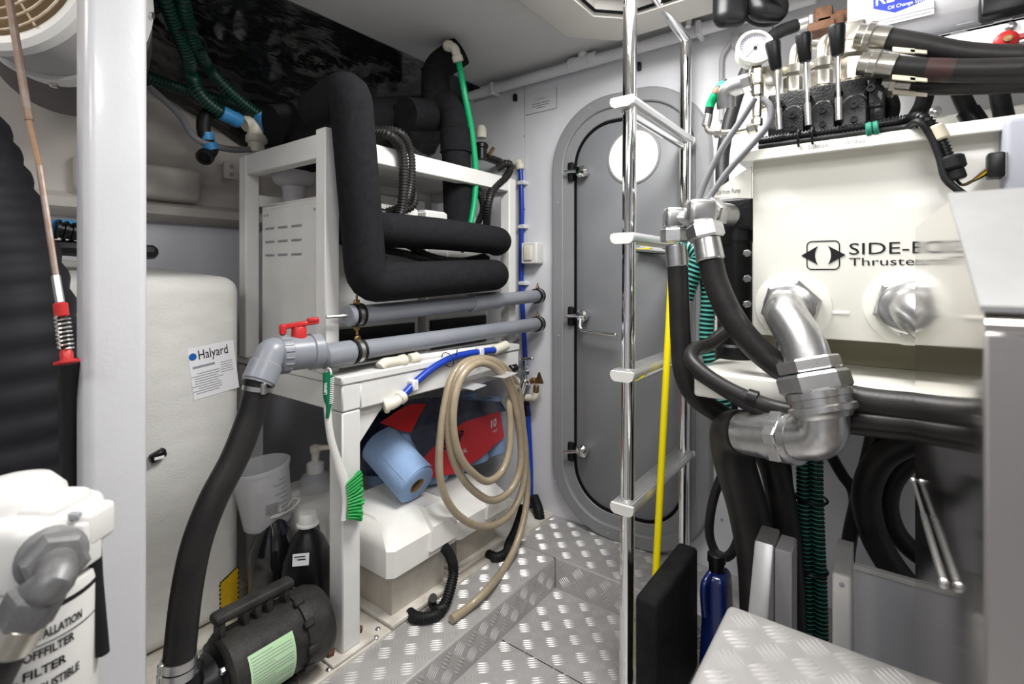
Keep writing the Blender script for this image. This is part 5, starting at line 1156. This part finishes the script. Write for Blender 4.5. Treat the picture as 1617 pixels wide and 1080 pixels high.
# grey looping cables
simple_tube('grey_cable', tr('U', .95, [(1192, 155), (1170, 190), (1140, 235), (1115, 285), (1100, 325)]), .0055, 'grey_cable', 'grey cable slanting down from the fittings, straight one', 'cable', 'grey cables at the valve bank')
simple_tube('grey_cable', tr('U', .94, [(1204, 155), (1216, 170), (1214, 195), (1190, 225), (1150, 270), (1118, 315)]), .0055, 'grey_cable', 'grey cable looping round below the gauge', 'cable', 'grey cables at the valve bank')
# black hoses behind gauge
simple_tube('black_feed_hose', [P(1140, 300, U=1.15), P(1142, 240, U=1.18), P(1155, 180, U=1.2), P(1180, 110, U=1.22), P(1220, 58, U=1.25), P(1262, 38, U=1.28)], .014, 'rubber_black', 'black hose rising behind the gauge to the rusty valve', 'hose')
vv = T('rusty_valve', 'rusty brass hydraulic valve on the wall above the levers', 'valve', P(1300, 35, U=1.28))
b = MB(); b.cyl(P(1256, 40, U=1.28), P(1282, 32, U=1.28), .015, n=18); b.hexn(P(1278, 33, U=1.28), P(1286, 31, U=1.28), .019); b.build('ferrule', 'zinc', vv)
b = MB(); b.hexn(P(1284, 31, U=1.28), P(1296, 27, U=1.28), .017); b.rbox(P(1302, 26, U=1.28), (.03, .032, .034), .004, 2); b.rbox(P(1312, 38, U=1.28), (.03, .05, .03), .004, 2); b.lathe([(.014, 0), (.016, .01), (.009, .03), (0, .045)], P(1318, 32, U=1.28), V3((0, -.9, .3)), 16); b.rbox(P(1298, 46, U=1.28), (.05, .05, .02), .004, 2); b.build('valve_body', 'rust', vv)
MB().bx(1.29, UW, P(1310, 30, U=1.28).y-.01, P(1310, 30, U=1.28).y+.01, P(1310, 40, U=1.28).z-.01, P(1310, 40, U=1.28).z+.01, .002).build('wall_stub', 'zinc', vv)
# conduit bend on the wall left of the gauge
b = MB(); b.tube(corner_path(tr('U', UW-.012, [(1139, 190), (1139, 85), (1162, 60)]), .05), .006, 10); o = b.top('steel_conduit', 'band_grey', 'thin bent grey conduit on the wall left of the gauge', 'conduit')
q = P(1163, 64, U=UW-.012); MB().rbox((UW-.012, q.y, q.z), (.024, .02, .04), .003, 2).build('conduit_box', 'band_grey', o)
# ear defenders
em = T('ear_defenders', 'pair of black ear defenders hanging from the ceiling by the oil change unit', 'ear defenders', P(1180, 10, U=1.22))
q = P(1153, 6, U=1.2); MB().rbox(q, (.05, .075, .105), .032, 6, ax=(V3((.8, .6, 0)), V3((.6, -.8, 0)), ZZ)).build('ear_cup', 'plastic_black', em)
q2 = P(1206, 3, U=1.24); b = MB(); b.rbox(q2, (.06, .085, .10), .034, 6, ax=(V3((.8, .6, 0)), V3((.6, -.8, 0)), V3((0, .3, 1)).normalized())); b.build('ear_cup', 'plastic_black', em)
b = MB(); b.torus(q2-ZZ*.012, V3((.5, -.3, 1)), .040, .012, 28, 10); b.build('ear_cushion', 'rubber_black', em)
b = MB(); b.tube(catmull([q+ZZ*.03, q+ZZ*.08+UX*.01, V3(((q.x+q2.x)/2, (q.y+q2.y)/2, ZC-.065)), q2+ZZ*.08, q2+ZZ*.03], 6), .006, 8); b.build('head_band', 'plastic_black', em)
MB().cyl((((q.x+q2.x)/2), (q.y+q2.y)/2, ZC-.07), (((q.x+q2.x)/2), (q.y+q2.y)/2, ZC), .004).build('hook', 'zinc', em)
# oil change unit
UR = 1.06
oc = T('oil_change_unit', 'white oil change unit with a blue maker sticker hung above the hoses', 'oil change unit', P(1460, 40, U=UR))
vL, vR = P(1338, 20, U=UR).y, P(1556, 20, U=UR).y; zbt = P(1440, 46, U=UR).z
pf = [V3((UR, 0, ZC-.002)), V3((UR, 0, zbt+.04)), V3((UR+.004, 0, zbt+.018)), V3((UR+.018, 0, zbt+.004)), V3((UR+.04, 0, zbt)), V3((1.32, 0, zbt)), V3((1.32, 0, ZC-.002))]
MB().loops([[p+VY*v for p in pf] for v in (vL, vR)]).build('housing', 'white_paint', oc)
MB().bx(UR+.012, 1.32, vR-.30, vR-.003, zbt+.01, ZC-.002, .004).build('side_housing', 'white_paint', oc)
bz0, bz1 = P(1500, 90, U=UR-.01).z, P(1500, 52, U=UR-.01).z
MB().bx(UR-.012, UR-.006, vR-.30, P(1404, 70, U=UR-.01).y, bz0, bz1, .002).build('bracket_panel', 'white_paint', oc)
MB().bx(UR-.012, 1.32, vR-.30, P(1404, 70, U=UR-.01).y, bz1-.006, bz1, .002).build('bracket_shelf', 'white_paint', oc)
for x, y in ((1514, 52), (1524, 37), (1584, 33)): q = P(x, y, U=UR-.012); MB().box(q, (.001, .020, .002), .0002).build('small_print', 'print_grey', oc)
screw(oc, P(1596, 42, U=UR-.012), -UX, .007, 'zinc')
lb = MB().bx(UR-.0012, UR, P(1475, 0, U=UR).y, P(1379, 0, U=UR).y, P(1425, 34, U=UR).z, P(1425, -26, U=UR).z, .0003).build('maker_sticker', 'paper', oc)
dq = [P(x, y, U=UR-.0012) for x, y in ((1379, 14), (1379, -30), (1472, -50), (1472, -4), (1413, 20))]
dm = MB().prism(dq, (-.0006, 0, 0)).build('blue_shape', 'blue_logo', lb)
text('REVERSO', .030, P(1383, 9, U=UR-.0022), -VY, ZZ, 'print_white', dm, width=.098, bold=.0004)
text('Oil Change System', .0085, P(1402, 15.5, U=UR-.0022), -VY, ZZ, 'print_white', dm, width=.056)
b = MB()
for k in range(2): b.bx(UR-.0018, UR-.001, P(1478-8*k, 30, U=UR).y, P(1385+10*k, 30, U=UR).y, P(1425, 25+5*k, U=UR).z, P(1425, 25+5*k, U=UR).z+.0012, .0001)
b.build('small_print', 'print_grey', lb)
q = P(1585, 5, U=UR); MB().rbox((UR+.002, q.y, q.z), (.030, .055, .036), .005, 3).build('rocker_switch', 'plastic_black', oc)
rv = T('red_tap', 'small red plastic tap handle under the oil change unit bracket', 'tap', P(1588, 66, U=1.02))
q = P(1588, 67, U=1.02); b = MB(); b.lathe([(.013, 0), (.0145, .004), (.013, .011), (.008, .014)], q, -UX, 20); b.box(q+V3((-.006, -.022, .002)), (.006, .034, .008), .002); b.box(q+V3((0, .016, -.006)), (.010, .02, .016), .003); b.build('tap_handle', 'red_plastic', rv)
MB().lathe([(.005, .014), (.005, .018), (0, .019)], q, -UX, 12).build('handle_screw', 'brass', rv)
MB().bx(q.x, q.x+.06, q.y-.008, q.y+.008, q.z-.008, q.z+.008, .002).build('tap_stem', 'brass', rv)
# ================================================================ LOWER RIGHT
# green ribbed hoses
def rib(pts, r, label, kind='U', val=1.1, mts=('teal_dark', 'teal_rib'), pitch=.010, group='green ribbed hoses', duty=.45):
    b = MB(); b.corr(catmull(tr(kind, val, pts), 8), r, pitch, .0016, 14, mi0=0, mi1=1, duty=duty); return b.top('ribbed_hose', list(mts), label, 'hose', group)
rib([(1008, 392, 1.41), (1040, 394, 1.40), (1075, 392, 1.36), (1088, 388, 1.3)], .014, 'dark green ribbed hose running behind the ladder tread', mts=('green_dark', 'green_rib'))
rib([(1076, 396), (1090, 392), (1104, 404), (1098, 424), (1088, 450), (1082, 470)], .020, 'teal striped hose curling behind the left steel elbow', val=1.16)
rib([(1088, 432), (1104, 422), (1116, 440), (1118, 480), (1116, 530), (1124, 575), (1136, 620), (1150, 680)], .018, 'teal striped hose dropping behind the black hoses to the shelf', val=1.19)
for i, x in enumerate((1268, 1289)):
    rib([(x, 690), (x, 740), (x+1, 800), (x+4, 880), (x+7, 960), (x+8, 1040)], .0125, ('dark green ribbed hose of the tied pair, next to the black hoses', 'dark green ribbed hose of the tied pair, nearer the white bracket post')[i], val=1.12, mts=('green_dark', 'teal_rib'), pitch=.008, duty=.22)
for i, y in enumerate((787, 898)): q = P(1281, y, U=1.12); MB().torus(q, ZZ, .0268, .0025, 24, 6).top('hose_tie', 'plastic_black', ('black cable tie round the green hose pair, just below the galvanised elbow', 'black cable tie round the green hose pair, low down beside the bracket posts')[i], 'cable tie', 'ties on the green hoses')
# black hose bundle
bh1 = hoseN([P(1176, 683, U=UE+.028)]+tr('U', .98, [(1156, 686, .92), (1160, 730, .98), (1180, 800, 1.02), (1195, 880, 1.04), (1200, 960, 1.05), (1202, 1060, 1.05)]), .036, 'fat black suction hose dropping from the galvanised elbow', 'black hoses below the tank', n=22)
hoseN(tr('U', 1.08, [(1195, 690, 1.1), (1222, 740), (1238, 820), (1245, 900), (1250, 1000), (1252, 1060)]), .026, 'black hose dropping beside the fat suction hose', 'black hoses below the tank')
hoseN(tr('U', 1.12, [(1225, 690), (1236, 760), (1228, 860), (1215, 960), (1210, 1050)]), .018, 'thin black hose at the back of the bundle', 'black hoses below the tank')
hoseN(tr('U', 1.25, [(1165, 572), (1158, 640), (1150, 700), (1143, 740), (1126, 790), (1120, 840), (1130, 872), (1146, 880), (1160, 866), (1172, 830)]), .0105, 'thin black hose hanging in a loop beside the door frame', 'black hoses below the tank')
hoseN(tr('U', 1.22, [(1310, 715), (1330, 750), (1346, 772), (1350, 800), (1342, 840), (1335, 890), (1332, 960)]), .011, 'black hose kinking down the wall behind the bracket post', 'black hoses below the tank')
hoseN(tr('U', 1.18, [(1385, 660), (1372, 720), (1352, 800), (1340, 860), (1334, 930)]), .013, 'black hose slanting from the shelf to the bracket post', 'black hoses below the tank')
hoseN(tr('U', 1.16, [(1480, 690), (1430, 700), (1388, 728), (1368, 780), (1378, 840), (1408, 895), (1440, 935), (1470, 970)]), .024, 'thick black hose bent in a wide loop below the tank, outer', 'black hoses below the tank')
hoseN(tr('U', 1.22, [(1480, 712), (1440, 726), (1410, 760), (1402, 800), (1415, 840), (1445, 872), (1480, 890)]), .018, 'thick black hose bent in a wide loop below the tank, inner', 'black hoses below the tank')
# aluminium bracket posts
bp1 = T('bracket_post', 'short aluminium angle post with a slanted top beside the fat hose', 'bracket', (.93, .15, 0), 'aluminium bracket posts')
a, e = P(1192, 853, U=.93), P(1222, 858, U=.93)
z1 = a.z; vA, vB = a.y, e.y
MB().prism([V3((u, vA, z)) for u, z in ((.93, z1), (.985, z1+.004), (.985, 0), (.835, 0), (.835, z1-.18))], V3((0, vB-vA, 0)), .002).build('post', 'alu_plain', bp1)
MB().bx(.93, .99, vB-.026, vB-.001, 0, z1-.004, .002).build('side_web', 'band_grey', bp1)
bp2 = T('bracket_post', 'white capped bracket post standing in front of the grey panel', 'bracket', (.9, .02, 0), 'aluminium bracket posts')
a, e = P(1314, 905, U=.86), P(1344, 908, U=.86); MB().rbox((.875, (a.y+e.y)/2, a.z/2), (.03, abs(a.y-e.y), a.z), .004, 3).build('post', 'plastic_white', bp2)
k0, k1_ = P(1318, 878, U=.89), P(1346, 884, U=.89); MB().prism([V3((u, a.y-.002, z)) for u, z in ((.866, a.z), (.90, k0.z+.01), (.93, k0.z+.01), (.93, 0), (.89, 0))], V3((0, -abs(a.y-e.y)*.9, 0))).build('wedge', 'alu_plain', bp2)
screw(bp2, P(1329, 923, U=.859), -UX, .003, 'box_grey')
q0, q1 = P(1348, 891, U=1.0), P(1436, 913, U=1.0)
gp_ = MB().bx(1.0, 1.012, -.12, q0.y, 0, q0.z, .002).top('splash_guard', 'wall_white', 'pale grey upright panel behind the bracket post under the tank', 'panel')
MB().bx(.994, 1.0, -.12, q0.y, q0.z-.006, q0.z+.002, .001).build('panel_edge', 'plastic_white', gp_)
# blue jug
bj = T('coolant_jug', 'dark blue plastic jug standing behind the black foam pad', 'jug', P(1128, 990, U=1.16))
q = P(1129, 880, U=1.15); zj = q.z; hgt = zj
MB().rbox((1.155, q.y-.004, (zj-.03)/2), (.085, .065, zj-.03), .016, 4, fn=lambda p: (p[0]*(1-.25*max(0, p[2]/.1-.3)), p[1]*(1-.35*max(0, p[2]/.1-.3)), p[2])).build('jug_body', 'blue_jug', bj)
MB().lathe([(.016, -.034), (.016, -.012), (.019, -.011), (.019, .006), (.016, .008), (0, .0085)], (1.155, q.y-.002, zj), ZZ, 18).build('cap', 'plastic_black', bj)
MB().tube(catmull([V3((1.135, q.y+.005, zj-.03)), V3((1.11, q.y+.012, zj-.05)), V3((1.112, q.y+.010, zj-.11))], 6), .008, 10).build('jug_grip', 'blue_jug', bj)
# ================================================================ UPPER LEFT HOSES
def gr(pts, label, r=.0165, val=1.40): 
    return rib(pts, r, label, 'V', val, ('green_dark', 'green_rib'), .008, 'green ribbed hoses at the hull', .5)
h1 = gr([(252, -20, 1.25), (264, 10, 1.27), (285, 60, 1.32), (297, 90, 1.35), (302, 118), (315, 148), (340, 172), (362, 183)], 'dark green ribbed hose ending in blue tape, left of the pair')
h2 = gr([(285, -20, 1.24), (290, 10, 1.26), (302, 55, 1.31), (314, 82, 1.34), (330, 108), (360, 142), (392, 170), (412, 184)], 'dark green ribbed hose ending in blue tape, right of the pair')
gr([(205, 110, 1.5), (245, 125, 1.5), (285, 140, 1.5), (330, 152, 1.48), (380, 170, 1.46)], 'dark green ribbed hose running level along the hull behind the pair', .0145, 1.5)
for i, (y_, x_) in enumerate(((15, 278), (64, 302))): 
    q = P(x_, y_, V=1.30); MB().torus(q, V3((.3, .2, 1)), .030, .003, 22, 6).top('hose_tie', 'plastic_black', ('black cable tie round the two hull hoses, close to the ceiling', 'black cable tie round the two hull hoses, lower where they part')[i], 'cable tie', 'ties on the hull hoses')
for h, a, e in ((h1, (350, 178), (380, 192)), (h2, (408, 178), (428, 206))):
    b = MB(); p, q = P(*a, V=1.395), P(*e, V=1.395); b.tube([p, p.lerp(q, .2), p.lerp(q, .5), p.lerp(q, .8), q], [.0185, .0195, .0185, .0195, .0175], 12); b.build('blue_tape', 'blue_tape', h)
we = T('white_elbow', 'white plastic pipe elbow behind the top of the rack', 'fitting', P(400, 235, V=1.40))
b = MB(); b.tube(corner_path([P(385, 196, V=1.42), P(400, 192, V=1.42), P(404, 214, V=1.42), P(405, 240, V=1.42)], .02), .021, 16); b.cyl(P(405, 214, V=1.42), P(405, 226, V=1.42), .028, n=18); b.build('elbow', 'plastic_aged', we)
b = MB(); b.tube(catmull([P(236, 138, V=1.5), P(280, 178, V=1.46), P(305, 215, V=1.43), P(330, 228, V=1.42), P(365, 236, V=1.42), P(396, 236, V=1.42)], 6), .0085, 10); b.top('hull_cable', 'grey_cable', 'thin grey cable sagging along the hull to the white elbow', 'cable')
bk = T('drain_hose', 'short black hose end with blue tape hanging at the hull', 'hose', P(320, 250, V=1.43))
b = MB(); b.tube(catmull(tr('V', 1.43, [(345, 176), (326, 182), (321, 200), (326, 222), (334, 236), (322, 250)]), 6), .0165, 14); b.build('hose', 'rubber_black', bk)
MB().tube(tr('V', 1.43, [(325, 210), (327, 222)]), .0185, 12).build('blue_tape', 'blue_tape', bk); MB().tube(tr('V', 1.425, [(330, 226), (334, 237)]), .0185, 12).build('blue_tape', 'blue_tape', bk)
MB().lathe([(.021, 0), (.021, .012), (.015, .014), (.015, .004), (0, .004)], P(325, 246, V=1.42), V3((-.5, -.6, -.5)), 16).build('end_cap', 'plastic_black', bk)
q = P(363, 270, V=1.685); so_ = MB().rbox((q.x, q.y-.006, q.z), (.045, .012, .055), .004, 2).top('wall_socket', 'hull_beige', 'small beige double socket plate on the hull moulding', 'socket')
for dz in (-.012, .012): MB().lathe([(.007, 0), (.007, .002), (.004, .002)], (q.x, q.y-.012, q.z+dz), -VY, 12).build('socket_hole', 'print_grey', so_)
# flanged deck drain seen through the rack end
dn_ = T('deck_flange', 'grey flanged fitting hanging inside the rack end above the chiller', 'fitting', P(448, 300, V=1.25))
q = V3((.728, 1.268, 1.125)); MB().lathe([(.026, -.042), (.028, -.03), (.028, -.01), (.030, 0), (.030, .004), (.045, .010), (.054, .022), (.054, .058)], q, ZZ, 24).build('flange', 'band_grey', dn_)
